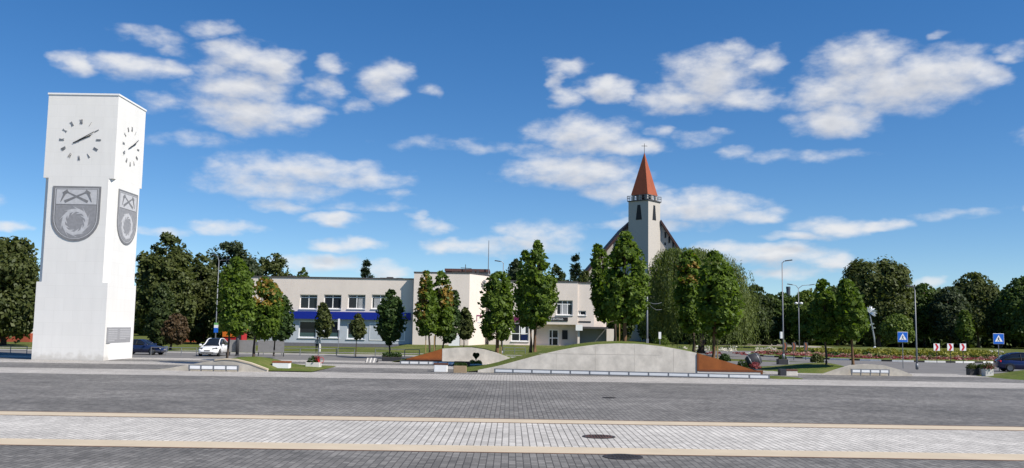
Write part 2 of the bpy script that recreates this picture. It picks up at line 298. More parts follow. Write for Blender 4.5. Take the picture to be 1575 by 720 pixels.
M = dict(
    pave_dark=paving('pave_dark', (.128, .122, .112), (.212, .202, .186), (.06, .055, .05), .26, .175, .013, .22),
    pave_white=paving('pave_white', (.42, .40, .365), (.55, .525, .48), (.15, .14, .125), .30, .19, .017, .14),
    pave_light=paving('pave_light', (.345, .325, .295), (.43, .405, .37), (.16, .145, .13), .30, .19, .014, .12),
    pave_beige=plain('pave_beige', (.50, .42, .305), .8, var=.10, scale=.8),
    asphalt=plain('asphalt', (.165, .158, .150), .85, var=.16, scale=.5, bump=.2, bscale=60),
    path=plain('path', (.34, .30, .25), .9, var=.2, scale=.6),
    joint=plain('joint', (.20, .115, .075), .9, var=.35, scale=2),
    kerb=plain('kerb', (.48, .46, .43), .8, var=.15, scale=1.5),
    kerb_black=plain('kerb_black', (.03, .03, .03), .7),
    kerb_white=plain('kerb_white', (.72, .71, .68), .7, var=.15, scale=4),
    lawn=lawn_mat('lawn', (.066, .092, .018), (.105, .130, .030), (.20, .17, .075), .6),
    mound=lawn_mat('mound', (.075, .105, .020), (.115, .145, .032), (.22, .185, .08), .5),
    soil=plain('soil', (.12, .085, .055), .95, var=.3),
    concrete=plain('concrete', (.59, .545, .475), .85, var=.24, scale=1.3, streak=(1, 1, .9), bump=.25, bscale=9),
    concrete_worn=plain('concrete_worn', (.46, .42, .355), .85, var=.28, scale=1.3, bump=.2, bscale=9),
    concrete_base=plain('concrete_base', (.60, .575, .53), .85, var=.12, scale=2),
    rust=plain('rust', (.275, .085, .020), .75, var=.25, scale=1.3, bump=.1),
    rust_dark=plain('rust_dark', (.17, .055, .02), .75, var=.2),
    tower=plain('tower', (.66, .645, .61), .6, var=.05, scale=.9, streak=(1, 1, .4)),
    tower_shaft=tower_mat(),
    tower_trim=plain('tower_trim', (.78, .775, .76), .5, var=.03),
    crest_dark=plain('crest_dark', (.20, .20, .205), .55, var=.18, scale=3),
    crest_mid=plain('crest_mid', (.27, .27, .28), .55, var=.16, scale=4),
    crest_light=plain('crest_light', (.50, .50, .51), .55, var=.12, scale=4),
    numeral=plain('numeral', (.22, .22, .225), .4),
    hand=plain('hand', (.012, .012, .012), .35),
    plaque=plain('plaque', (.30, .30, .31), .35, var=.08),
    plaster=plain('plaster', (.70, .62, .55), .85, var=.05, scale=.8, streak=(1.2, 1.2, .5), bump=.05, bscale=20),
    plaster_blue=plain('plaster_blue', (.42, .46, .50), .8, var=.06, scale=1),
    plinth=plain('plinth', (.15, .15, .165), .8, var=.12),
    plinth_warm=plain('plinth_warm', (.46, .40, .34), .85, var=.1),
    fascia=plain('fascia', (.008, .022, .25), .4, var=.06),
    dark_trim=plain('dark_trim', (.07, .065, .065), .6),
    roof_brown=plain('roof_brown', (.12, .06, .05), .6),
    white_frame=plain('white_frame', (.78, .78, .77), .4, var=.03),
    glass=plain('glass', (.016, .019, .024), .08, var=.1, spec=.35),
    glass_teal=plain('glass_teal', (.045, .085, .085), .1, var=.1, spec=.6),
    curtain=plain('curtain', (.34, .35, .36), .8, var=.3, scale=6, streak=(6, 1, .5)),
    shutter=plain('shutter', (.30, .30, .31), .5, var=.05),
    white_paint=plain('white_paint', (.8, .8, .79), .5, var=.04),
    sign_black=plain('sign_black', (.018, .017, .018), .5),
    purple=plain('purple', (.16, .012, .09), .5),
    brick_white=plain('brick_white', (.47, .435, .39), .85, var=.07, scale=1.4, streak=(1, 1, 3), bump=.2, bscale=8),
    church_roof=plain('church_roof', (.055, .028, .026), .7, var=.2),
    spire=plain('spire', (.31, .082, .034), .55, var=.14, scale=1.0, streak=(1, 1, .3)),
    steel=plain('steel', (.30, .31, .32), .45, metal=.6, var=.1),
    pole=plain('pole', (.21, .22, .235), .5, metal=.3, var=.12),
    pole_dark=plain('pole_dark', (.045, .045, .05), .5),
    wood=plain('wood', (.30, .105, .045), .6, var=.2, scale=2, streak=(1, 8, 8)),
    wood_dark=plain('wood_dark', (.13, .06, .04), .6, var=.2, streak=(1, 8, 8)),
    wood_tan=plain('wood_tan', (.33, .24, .15), .7, var=.2, streak=(1, 6, 6)),
    stake=plain('stake', (.36, .25, .11), .8, var=.2),
    bark=plain('bark', (.075, .055, .042), .95, var=.35, scale=5, streak=(1, 1, .25), bump=.5, bscale=14),
    bark_warm=plain('bark_warm', (.15, .085, .045), .95, var=.3, scale=5, streak=(1, 1, .25), bump=.5, bscale=14),
    birch=plain('birch', (.6, .59, .56), .8, var=.4, scale=6, streak=(1, 1, 3)),
    sign_blue=plain('sign_blue', (.012, .12, .52), .4, var=.04),
    sign_green=plain('sign_green', (.16, .42, .12), .4),
    sign_red=plain('sign_red', (.55, .02, .03), .4),
    car_white=plain('car_white', (.82, .82, .82), .25, var=.02, coat=.6),
    car_blue=plain('car_blue', (.012, .022, .07), .25, var=.04, coat=.7),
    car_navy=plain('car_navy', (.008, .016, .070), .25, var=.04, coat=.7),
    car_grey=plain('car_grey', (.10, .105, .115), .3, coat=.5),
    car_glass=plain('car_glass', (.012, .014, .017), .05, var=.05, spec=.7),
    tyre=plain('tyre', (.018, .018, .018), .8),
    rim=plain('rim', (.16, .16, .165), .35, metal=.7),
    plastic=plain('plastic', (.03, .03, .032), .55),
    headlight=plain('headlight', (.08, .085, .09), .08, spec=.8),
    silver=plain('silver', (.85, .86, .87), .3, metal=.25, var=.05),
    house_cream=plain('house_cream', (.60, .48, .33), .85, var=.08),
    house_red=plain('house_red', (.36, .085, .045), .8, var=.15),
    house_white=plain('house_white', (.62, .60, .56), .85, var=.06),
    roof_tile=plain('roof_tile', (.34, .085, .04), .75, var=.2),
    chimney=plain('chimney', (.06, .075, .10), .8),
    kiosk_red=plain('kiosk_red', (.42, .02, .025), .5),
    kiosk_orange=plain('kiosk_orange', (.6, .15, .02), .5),
    board_grey=plain('board_grey', (.24, .235, .23), .7, var=.12),
    iron=plain('iron', (.055, .048, .044), .6, metal=.4, var=.25, scale=6),
    leaf_maple=leaf_mat('leaf_maple', (.032, .066, .008), (.140, .205, .020), .36),
    leaf_dark=leaf_mat('leaf_dark', (.020, .044, .012), (.052, .088, .018), .22),
    leaf_bg=leaf_mat('leaf_bg', (.034, .050, .013), (.100, .112, .030), .3, .45),
    leaf_bg_dark=leaf_mat('leaf_bg_dark', (.024, .040, .013), (.068, .090, .024), .28, .45),
    leaf_olive=leaf_mat('leaf_olive', (.036, .050, .013), (.100, .116, .030), .28, .5),
    leaf_fresh=leaf_mat('leaf_fresh', (.030, .056, .012), (.085, .125, .024), .3, .5),
    leaf_blue=leaf_mat('leaf_blue', (.026, .040, .020), (.070, .090, .040), .24, .5),
    leaf_light=leaf_mat('leaf_light', (.06, .10, .014), (.12, .16, .025), .3, .6),
    leaf_brown=leaf_mat('leaf_brown', (.15, .10, .018), (.28, .17, .03), .25),
    leaf_red=leaf_mat('leaf_red', (.05, .03, .018), (.10, .065, .03), .2),
    leaf_willow=leaf_mat('leaf_willow', (.068, .10, .026), (.16, .19, .055), .3, .6),
    needle=leaf_mat('needle', (.014, .028, .012), (.036, .056, .024), .1, .8),
    flower_red=leaf_mat('flower_red', (.17, .02, .03), (.32, .09, .10), .15, .5),
    flower_pink=leaf_mat('flower_pink', (.36, .18, .17), (.50, .32, .28), .15, .5),
    flower_yellow=leaf_mat('flower_yellow', (.14, .15, .025), (.27, .24, .04), .2, .5),
    flower_white=leaf_mat('flower_white', (.55, .52, .47), (.7, .66, .58), .15, 1),
    skin=plain('skin', (.50, .31, .22), .6), shirt=plain('shirt', (.36, .37, .40), .8), trousers=plain('trousers', (.03, .03, .035), .8),
    hair=plain('hair', (.02, .014, .01), .6),
)

# ------------------------------------------------------------------ mesh helpers
class MB:
    def __init__(self): self.v = []; self.f = []; self.m = []
    def add(self, vs, fs, mi=0):
        b = len(self.v); self.v += [tuple(p) for p in vs]
        for f in fs: self.f.append([b + i for i in f]); self.m.append(mi)
        return self
    def box(self, x0, x1, y0, y1, z0, z1, mi=0):
        x0, x1 = sorted((x0, x1)); y0, y1 = sorted((y0, y1)); z0, z1 = sorted((z0, z1))
        return self.add([(x0,y0,z0),(x1,y0,z0),(x1,y1,z0),(x0,y1,z0),(x0,y0,z1),(x1,y0,z1),(x1,y1,z1),(x0,y1,z1)],
                 [(0,3,2,1),(4,5,6,7),(0,1,5,4),(1,2,6,5),(2,3,7,6),(3,0,4,7)], mi)
    def bbox(self, x0, x1, y0, y1, z0, z1, b=.02, mi=0):
        """box with its upright and top edges chamfered"""
        pts = [(x0+b,y0),(x1-b,y0),(x1,y0+b),(x1,y1-b),(x1-b,y1),(x0+b,y1),(x0,y1-b),(x0,y0+b)]
        cx, cy = (x0+x1)/2, (y0+y1)/2
        def ins(p): return (p[0] + (b if p[0] < cx else -b), p[1] + (b if p[1] < cy else -b))
        lo = [(*p, z0) for p in pts]; mid = [(*p, z1 - b) for p in pts]; hi = [(*ins(p), z1) for p in pts]
        return self.loft([lo, mid, hi], mi)
    def loft(self, rings, mi=0, caps=True):
        n = len(rings[0]); b = len(self.v)
        for r in rings: self.v += [tuple(p) for p in r]
        for k in range(len(rings) - 1):
            for i in range(n):
                j = (i + 1) % n
                self.f.append([b+k*n+i, b+k*n+j, b+(k+1)*n+j, b+(k+1)*n+i]); self.m.append(mi)
        if caps:
            self.f.append([b + i for i in range(n)][::-1]); self.m.append(mi)
            self.f.append([b + (len(rings)-1)*n + i for i in range(n)]); self.m.append(mi)
        return self
    def prism_xz(self, pts, y0, y1, mi=0):
        """outline in x,z (counter-clockwise seen from -y) extruded from y0 (front) to y1"""
        n = len(pts)
        vs = [(p[0], y0, p[1]) for p in pts] + [(p[0], y1, p[1]) for p in pts]
        fs = [list(range(n)), list(range(2*n-1, n-1, -1))] + [[i, n+i, n+(i+1)%n, (i+1)%n] for i in range(n)]
        return self.add(vs, fs, mi)
    def prism_xy(self, pts, z0, z1, mi=0):
        n = len(pts)
        vs = [(p[0], p[1], z0) for p in pts] + [(p[0], p[1], z1) for p in pts]
        fs = [list(range(n))[::-1], list(range(n, 2*n))] + [[i, (i+1)%n, n+(i+1)%n, n+i] for i in range(n)]
        return self.add(vs, fs, mi)
    def tube(self, pts, rad, n=8, mi=0):
        pts = [Vector(p) for p in pts]
        rads = rad if isinstance(rad, (list, tuple)) else [rad] * len(pts)
        rings = []
        for i, p in enumerate(pts):
            d = (pts[min(i+1, len(pts)-1)] - pts[max(i-1, 0)]).normalized()
            a = d.cross(Vector((0, 0, 1)));
            if a.length < .05: a = d.cross(Vector((0, 1, 0)))
            a.normalize(); b = d.cross(a)
            rings.append([p + (a * math.cos(2*PI*k/n) + b * math.sin(2*PI*k/n)) * rads[i] for k in range(n)])
        return self.loft(rings, mi)
    def lathe(self, prof, n=16, cx=0, cy=0, mi=0):
        return self.loft([[(cx + r*math.cos(2*PI*k/n), cy + r*math.sin(2*PI*k/n), z) for k in range(n)] for r, z in prof], mi)
    def xform(self, mat):
        self.v = [tuple(mat @ Vector(p)) for p in self.v]; return self
    def build(self, name, mats, parent=None, smooth=False, loc=None):
        me = bpy.data.meshes.new(name)
        me.from_pydata(self.v, [], self.f); me.update()
        if not isinstance(mats, (list, tuple)): mats = [mats]
        for x in mats: me.materials.append(M[x] if isinstance(x, str) else x)
        if len(mats) > 1: me.polygons.foreach_set('material_index', self.m)
        if smooth: me.polygons.foreach_set('use_smooth', [True] * len(me.polygons))
        o = bpy.data.objects.new(name, me); C.objects.link(o)
        if parent is not None: o.parent = parent
        if loc is not None: o.location = loc
        return o

def fix_normals(o):
    import bmesh
    bm = bmesh.new(); bm.from_mesh(o.data); bmesh.ops.recalc_face_normals(bm, faces=bm.faces); bm.to_mesh(o.data); bm.free()

def tag(o, label=None, cat=None, group=None, kind=None):
    if label: o['label'] = label
    if cat: o['category'] = cat
    if group: o['group'] = group
    if kind: o['kind'] = kind
    return o
def thing(name, label, cat, loc=(0, 0, 0), rz=0, group=None):
    o = bpy.data.objects.new(name, None); C.objects.link(o)
    o.empty_display_size = .3
    o.location = loc; o.rotation_euler = (0, 0, rz)
    return tag(o, label, cat, group)
def copy_tree(o, parent=None):
    c = o.copy(); C.objects.link(c)
    if parent is not None: c.parent = parent
    for ch in list(o.children): copy_tree(ch, c)
    return c
def struct(name, mb, mat):
    o = mb.build(name, mat); o['kind'] = 'structure'; return o
def text_mesh(name, body, size, mat, parent, mtx, extrude=.01, spacing=1.0):
    cu = bpy.data.curves.new(name, 'FONT'); cu.body = body; cu.size = size; cu.extrude = extrude
    cu.align_x = 'CENTER'; cu.align_y = 'CENTER'; cu.space_character = spacing
    tmp = bpy.data.objects.new(name, cu); C.objects.link(tmp)
    dg = bpy.context.evaluated_depsgraph_get()
    me = bpy.data.meshes.new_from_object(tmp.evaluated_get(dg))
    bpy.data.objects.remove(tmp); bpy.data.curves.remove(cu)
    me.transform(mtx); me.materials.clear(); me.materials.append(M[mat])
    o = bpy.data.objects.new(name, me); C.objects.link(o); o.parent = parent
    return o
FACE_FRONT = Matrix.Rotation(PI / 2, 4, 'X')       # text in x,y -> stands in x,z and faces -y

# ------------------------------------------------------------------ ground
def sheet(name, x0, x1, y0, y1, z, mat):
    return struct(name, MB().add([(x0,y0,z),(x1,y0,z),(x1,y1,z),(x0,y1,z)], [(0,1,2,3)]), mat)
sheet('lawn', -2500, 2500, -300, 4500, -.03, 'lawn')
XL, XR = -120, 120
sheet('plaza_paving', XL, XR, -40, 23.9, 0, 'pave_dark')
sheet('paving_strip', XL, XR, 23.9, 25.2, .004, 'pave_beige')
sheet('white_paving', XL, XR, 25.2, 31.3, 0, 'pave_white')
sheet('paving_strip', XL, XR, 31.3, 32.5, .004, 'pave_beige')
sheet('plaza_paving', XL, XR, 32.5, 55.2, 0, 'pave_dark')
for yy in (23.9, 31.22, 32.5): sheet('paving_joint', XL, XR, yy - .05, yy + .06, .008, 'joint')
sheet('pavement', XL, XR, 55.2, 61.4, .004, 'pave_light')
sheet('plaza_paving', XL, XR, 61.4, 68.6, 0, 'pave_dark')
sheet('pavement', XL, XR, 68.6, 73.6, .004, 'pave_light')
sheet('plaza_paving', XL, 20, 73.6, 77.3, 0, 'pave_dark')
sheet('pavement', XL, 20, 77.3, 80.3, .004, 'pave_light')
sheet('road', XL, 20, 80.3, 95, -.012, 'asphalt')
struct('kerb', MB().box(XL, 19.9, 80.16, 80.3, -.02, .03), 'kerb')
struct('kerb', MB().box(XL, 14, 95, 95.2, -.02, .12), 'kerb')
sheet('pavement', XL, 12, 103.5, 105.2, -.02, 'pave_light')
# the road runs into the roundabout on the right
ICX, ICY, IR = 47.5, 118.5, 17.0
road = MB()
road.add([(20, 73.6, -.012), (130, 73.6, -.012), (130, 96, -.012), (20, 96, -.012)], [(0, 1, 2, 3)])
struct('road', road, 'asphalt')
ring = MB(); K = 96
for k in range(K):
    a, b = 2*PI*k/K, 2*PI*(k+1)/K
    ring.add([(ICX + r*math.cos(t), ICY + r*math.sin(t), -.008) for r, t in ((IR-.2, a), (IR+10.5, a), (IR+10.5, b), (IR-.2, b))], [(0, 1, 2, 3)])
struct('road', ring, 'asphalt')
kb = MB()
for k in range(K):
    a, b = 2*PI*k/K, 2*PI*(k+1)/K
    r0, r1 = IR - .28, IR
    q = [(ICX + r*math.cos(t), ICY + r*math.sin(t)) for r, t in ((r0, a), (r1, a), (r1, b), (r0, b))]
    kb.prism_xy(q, -.02, .17, 1 if k % 3 == 0 else 0)
struct('kerb', kb, ['kerb_white', 'kerb_black'])
def island_z(r): return .12 + 1.15 * (1 - min(1, r / IR) ** 2)
isl = MB(); rs = [0.01, 3, 6, 9, 11.5, 13.5, 15.2, IR - .28]
isl.loft([[(ICX + r*math.cos(2*PI*k/48), ICY + r*math.sin(2*PI*k/48), island_z(r)) for k in range(48)] for r in rs], caps=False)
struct('roundabout_island', isl, 'mound')
# sandy park path, far lawn path
pth = MB()
pts = [G(1105, 531), G(1180, 531.5), G(1240, 534), G(1300, 537)]
far = [G(1105, 528), G(1180, 528.6), G(1240, 531.4), G(1300, 535)]
for i in range(3): pth.add([(p.x, p.y, -.022) for p in (pts[i], pts[i+1], far[i+1], far[i])], [(0, 1, 2, 3)])
struct('path', pth, 'path')
# ground that climbs gently to the foot of the long building
ls = MB(); x0, x1 = -14, 16
ls.add([(x0, 105.4, -.02), (x1, 105.4, -.02), (x1, 134.6, .55), (x0, 134.6, .55), (x0 - 3, 105.4, -.03), (x0 - 3, 134.6, -.03), (x1 + 4, 105.4, -.03), (x1 + 4, 134.6, -.03)],
       [(0, 1, 2, 3), (4, 0, 3, 5), (1, 6, 7, 2)])
struct('lawn_slope', ls, 'lawn')

# ------------------------------------------------------------------ mounds, concrete and rusted steel walls
def interp(pts, x):
    if x <= pts[0][0]: return pts[0][1]
    for (a, va), (b, vb) in zip(pts, pts[1:]):
        if x <= b: return va + (vb - va) * (x - a) / (b - a)
    return pts[-1][1]
def smooth_top(px_pts, Y):
    q = [P(x, y, Y) for x, y in px_pts]; return [(p.x, p.z) for p in q]
def mound(name, top, Y, W, bulge, x0, x1, mat='mound', yfront=None, slope=1.0):
    """turf rising from the top of the wall and falling away behind it"""
    nx, ny = 60, 16; vs = []; fs = []
    for j in range(ny + 1):
        v = j / ny
        for i in range(nx + 1):
            x = x0 + (x1 - x0) * i / nx
            h = max(0, interp(top, x))
            e = math.sin(PI * i / nx) ** .5 if 0 < i < nx else 0
            z = h * (1 - v ** 2) + bulge * math.sin(PI * v) * min(1, h / .8 + .25) * e - .015
            vs.append((x, Y + W * v, z - .03 * (1 - e)))
    for j in range(ny):
        for i in range(nx):
            a = j * (nx + 1) + i; fs.append((a, a + 1, a + nx + 2, a + nx + 1))
    o = MB().add(vs, fs).build(name, mat, smooth=True); o['kind'] = 'structure'
    return o
def rail(label, p0, p1, n, z0=.0, h=.32):
    """low light rail: grey frame with white panels"""
    L = (p1 - p0).length; rz = math.atan2(p1.y - p0.y, p1.x - p0.x)
    t = thing('light_rail', label, 'low rail', p0, rz, 'low rails with white panels')
    fr = MB(); w = L / n
    fr.box(0, L, -.06, .10, z0 + .02, z0 + .072); fr.box(0, L, -.06, .10, z0 + h - .052, z0 + h)
    for k in range(n + 1):
        x = min(max(k * w, .05), L - .05); fr.box(x - .05, x + .05, -.055, .095, z0 + .073, z0 + h - .053)
        fr.box(x - .03, x + .03, -.03, .06, 0, z0 + .02)
    fr.build('frame', 'pole', t)
    for k in range(n):
        MB().box(k*w + .055 + (.05 if k == 0 else 0), (k+1)*w - .055 - (.05 if k == n-1 else 0), -.056, .07, z0 + .075, z0 + h - .055).build('panel', 'white_paint', t)
    return t

# main wall
WY = 64.5
TOP = smooth_top([(712,571.5),(735,569.5),(765,563.5),(800,554),(830,546),(860,539),(890,533.5),(920,529.8),(950,528.4),(985,529.2),(1020,533),(1050,538.2),(1072,543),(1120,557),(1172,573)], WY)
xa, xb, xc = P(735,570,WY).x, P(1072,560,WY).x, P(1171,572,WY).x
def arc(top, xs, xe, n=40): return [(xs + (xe - xs)*i/n, max(.02, interp(top, xs + (xe - xs)*i/n))) for i in range(n + 1)]
def wall_poly(top, xs, xe, z0=0.0):
    a = arc(top, xs, xe); return [(xs, z0), (xe, z0)] + a[::-1]
w = thing('concrete_wall', 'long pale concrete retaining wall with a curved top ending in a rusty steel triangle, tallest on the plaza', 'retaining wall', (0, WY, 0))
MB().prism_xz(wall_poly(TOP, xa, xb - .01), 0, .35).build('wall', 'concrete', w)
fj = MB()
for k in range(1, 6):
    x = xa + (xb - xa) * k / 5.6; h_ = interp(TOP, x) - .04
    if h_ > .5: fj.box(x - .012, x + .012, -.006, -.001, .02, h_)
fj.box(xa + 4.2, xb - 2.6, -.0065, -.0012, 1.36, 1.38)
fj.build('formwork_joints', 'concrete_worn', w)
mb = MB()
mb.prism_xz([(xb + .01, .36), (xc, .36)] + arc(TOP, xb + .01, xc)[::-1][1:], -.02, .3)
mb.build('steel_panel', 'rust', w)
mb = MB(); mb.box(xb, xb + .14, -.07, -.022, .34, interp(TOP, xb) - .03); mb.box(xb + .141, xc + .1, -.07, -.022, .30, .44); mb.box(xc - .05, xc + .08, -.069, .2, .0, .299)
mb.build('steel_rim', 'rust_dark', w)
MB().box(xb + .02, xc - .06, -.05, .25, 0, .297).build('plinth', 'concrete_base', w)
mound('mound', TOP, WY + .34, 12.5, .38, P(700,572,WY).x, P(1182,575,WY).x)
rail('long low rail of white panels in front of the tallest concrete wall', G(760, 573.5), G(1184, 583.5), 24 // 1 - 10, h=.30)
# second wall behind
W2 = 79.0
TOP2 = smooth_top([(600,557),(627,551.5),(655,544),(680,536.5),(700,535),(725,534.5),(745,537.5),(765,543),(783,550),(800,557)], W2)
x0, x1, x2 = P(627,552,W2).x, P(680,545,W2).x, P(784,550,W2).x
w = thing('concrete_wall', 'smaller pale concrete wall with a curved top and a rusty triangle on its left, behind the heart topiary', 'retaining wall', (0, W2, 0))
MB().prism_xz(wall_poly(TOP2, x1 + .01, x2), 0, .35).build('wall', 'concrete', w)
MB().prism_xz([(x0, .30), (x1, .30)] + arc(TOP2, x0, x1)[::-1][:-1], .02, .3).build('steel_panel', 'rust', w)
MB().box(x0 - .1, x1, -.02, .018, .24, .36).build('steel_rim', 'rust_dark', w)
mound('mound', TOP2, W2 + .34, 9, .15, P(596,556,W2).x, P(803,556,W2).x)
rail('low rail of white panels in front of the smaller concrete wall', G(615, 560.5), G(703, 562), 6, h=.30)
# low paved ramps left and right
W3 = 60.8
TOP3 = smooth_top([(225,569.5),(255,567),(290,561),(320,556),(345,553.5),(362,554.5),(385,560),(412,570),(480,571)], W3)
x0, x1 = P(228,569,W3).x, P(411,570,W3).x
w = thing('concrete_wall', 'very low arched kerb wall with a cream edge, near the clock tower', 'retaining wall', (0, W3, 0))
MB().prism_xz(wall_poly(TOP3, x0, x1), 0, .3).build('wall', 'concrete_worn', w)
xm = P(330,553,W3).x
e = arc(TOP3, xm, x1, 30); MB().prism_xz([(x, z + .005) for x, z in e] + [(x, z + .09) for x, z in e[::-1]], -.04, .36).build('edging', 'pave_beige', w)
mound('mound', TOP3, W3 + .31, 11, .30, P(325,556,W3).x, P(478,570,W3).x)
rail('short low rail of four white panels on the arched kerb wall near the tower', Vector((P(290,566,W3-.4).x, W3-.4, 0)), Vector((P(367,566,W3-.4).x, W3-.4, 0)), 4, z0=.08, h=.33)
W4 = 69.0
TOP4 = smooth_top([(1262,577),(1285,569),(1308,562),(1335,560),(1360,562),(1385,569),(1405,577)], W4)
x0, x1 = P(1264,576,W4).x, P(1403,576,W4).x
w = thing('concrete_wall', 'low arched kerb wall of concrete beside the two slim trees on the right', 'retaining wall', (0, W4, 0))
MB().prism_xz(wall_poly(TOP4, x0, x1), 0, .3).build('wall', 'concrete_worn', w)
def dome_mound(x0, x1, y0, y1, h, peak=.5):
    nx, ny = 40, 20; vs = []; fs = []
    for j in range(ny + 1):
        v = j / ny
        for i in range(nx + 1):
            u = i / nx; uu = u / peak if u < peak else (1 - u) / (1 - peak)
            uu = uu * uu * (3 - 2 * uu); vv = math.sin(PI * v) ** .8
            vs.append((x0 + (x1 - x0) * u, y0 + (y1 - y0) * v, h * uu * vv - .02))
    for j in range(ny):
        for i in range(nx):
            a = j * (nx + 1) + i; fs.append((a, a + 1, a + nx + 2, a + nx + 1))
    o = MB().add(vs, fs).build('mound', 'mound', smooth=True); o['kind'] = 'structure'
dome_mound(P(1176,570,73).x, P(1345,570,73).x, 70.5, 83, .62, .72)
rail('short low rail of white panels on the arched kerb wall below the slim trees', Vector((P(1309,571,W4-.4).x, W4-.4, 0)), Vector((P(1368,571,W4-.4).x, W4-.4, 0)), 4, z0=.16, h=.31)
dome_mound(P(1176,577,62.5).x, P(1252,577,62.5).x, 61.6, 65.5, .12, .3)
dome_mound(P(1522,577,68).x, P(1760,577,68).x, 65.2, 73, .80, .5)

# ------------------------------------------------------------------ clock tower
TB = G(43, 553.5); TR = G(163, 554.5)
TW = TR.x - TB.x; TYF = (TB.y + TR.y) / 2
TH = P(181, 147, TYF).z; ZA = P(112, 434, TYF).z; ZB = P(118, 274, TYF).z
TD = 5.6; CH = .42
tw = thing('clock_tower', 'tall white clock tower with crests and roman numeral clocks', 'clock tower', (TB.x, TYF, 0))
def octo(c): return [(c,0),(TW-c,0),(TW,c),(TW,TD-c),(TW-c,TD),(c,TD),(0,TD-c),(0,c)]
mb = MB()
mb.prism_xy([(0,0),(TW,0),(TW,TD),(0,TD)], 0, ZA)
mb.prism_xy(octo(CH), ZA, ZB)
mb.prism_xy([(0,0),(TW,0),(TW,TD),(0,TD)], ZB, TH)
# seam lines of the cladding: slightly proud strips would cast marks, so the seams are open grooves modelled as thin darker ribs
mb.build('shaft', 'tower_shaft', tw)
MB().box(-.06, TW+.06, -.06, TD+.06, TH + .002, TH + .14).build('cap', 'tower_trim', tw)
MB().box(TW + .001, TW + .06, .95, TD - .3, .02, 3.0).build('door', 'tower_trim', tw)

def on_front(lx, lz):  # local centre on the front face
    return Matrix.Translation((lx, 0, lz)) @ FACE_FRONT
def on_right(ly, lz):
    return Matrix.Translation((TW, ly, lz)) @ Matrix.Rotation(PI / 2, 4, 'Z') @ FACE_FRONT
def shield_poly(w, h, n=14):
    top = h * .5; k = h * .08
    pts = [(-w/2, top), (-w/2, -k)]
    for i in range(1, n):
        a = PI + PI * i / n
        pts.append((w/2 * math.cos(a), -k + (h/2 - k) * math.sin(a)))
    return pts + [(w/2, -k), (w/2, top)]
def flat(mb, pts, z0, z1, mi=0):
    if sum(a[0]*b[1] - b[0]*a[1] for a, b in zip(pts, pts[1:] + pts[:1])) < 0: pts = pts[::-1]
    mb.prism_xy(pts, z0, z1, mi); return mb
def bar2(mb, a, b, w0, w1, z0, z1):
    a, b = Vector((*a, 0)), Vector((*b, 0)); d = (b - a).normalized(); n = Vector((-d.y, d.x, 0))
    flat(mb, [tuple((a + n*w0/2)[:2]), tuple((a - n*w0/2)[:2]), tuple((b - n*w1/2)[:2]), tuple((b + n*w1/2)[:2])], z0, z1)
def crest(mtx, w, h):
    e = MB(); flat(e, shield_poly(w, h), .002, .05); ob = e.xform(mtx).build('crest', 'crest_dark', tw)
    s = .93
    a = MB(); o_, i_ = shield_poly(w*.905, h*.925), shield_poly(w*.88, h*.905)
    for q in range(len(o_)):
        r = (q + 1) % len(o_)
        flat(a, [o_[q], o_[r], i_[r], i_[q]], .051, .058)
    a.xform(mtx).build('shield_border', 'crest_light', ob)
    zl = h * .17
    a = MB(); flat(a, [(-w*.42, zl), (w*.42, zl), (w*.42, h*.44), (-w*.42, h*.44)], .051, .062)
    a.xform(mtx).build('upper_field', 'crest_light', ob)
    a = MB(); lo = [(x*.95, y) for x, y in shield_poly(w*.88, h*.89)]
    lo = [(x, min(y, zl - h*.015)) for x, y in lo]
    flat(a, lo, .0505, .056); a.xform(mtx).build('lower_field', 'crest_mid', ob)
    a = MB()
    for sx in (-1, 1):
        bar2(a, (sx*w*.20, h*.39), (-sx*w*.24, h*.215), .09*w/3.3, .19*w/3.3, .063 + .004*(sx > 0), .07 + .004*(sx > 0))
        hx, hy = sx*w*.23, h*.40
        bar2(a, (hx - sx*w*.05, hy + h*.012), (hx + sx*w*.05, hy - h*.04), w*.075, w*.06, .075, .082)
        bar2(a, (hx + sx*w*.00, hy), (hx + sx*w*.09, h*.215), w*.06, w*.012, .0755, .0825)
    a.xform(mtx).build('crossed_hammers', 'crest_dark', ob)
    a = MB(); cy, r = -h*.150, w*.25; n = 20
    for k in range(n):
        t0, t1 = 2*PI*k/n, 2*PI*(k + 1)/n
        ri, ro = r*.84, r*1.10
        flat(a, [(ri*math.cos(t0), cy + ri*math.sin(t0)), (ro*math.cos(t0), cy + ro*math.sin(t0)), (ro*math.cos(t1), cy + ro*math.sin(t1)), (ri*math.cos(t1), cy + ri*math.sin(t1))], .057, .068)
        tm = t0 + .10
        if k % 2 == 0:
            flat(a, [(ro*math.cos(tm - .12), cy + ro*math.sin(tm - .12)), (ro*math.cos(tm + .16), cy + ro*math.sin(tm + .16)), (r*1.33*math.cos(tm + .42), cy + r*1.33*math.sin(tm + .42))], .057, .067)
        else:
            flat(a, [(ri*math.cos(tm - .12), cy + ri*math.sin(tm - .12)), (ri*math.cos(tm + .16), cy + ri*math.sin(tm + .16)), (r*.66*math.cos(tm + .5), cy + r*.66*math.sin(tm + .5))], .057, .067)
    a.xform(mtx).build('ammonite_ring', 'crest_light', ob)
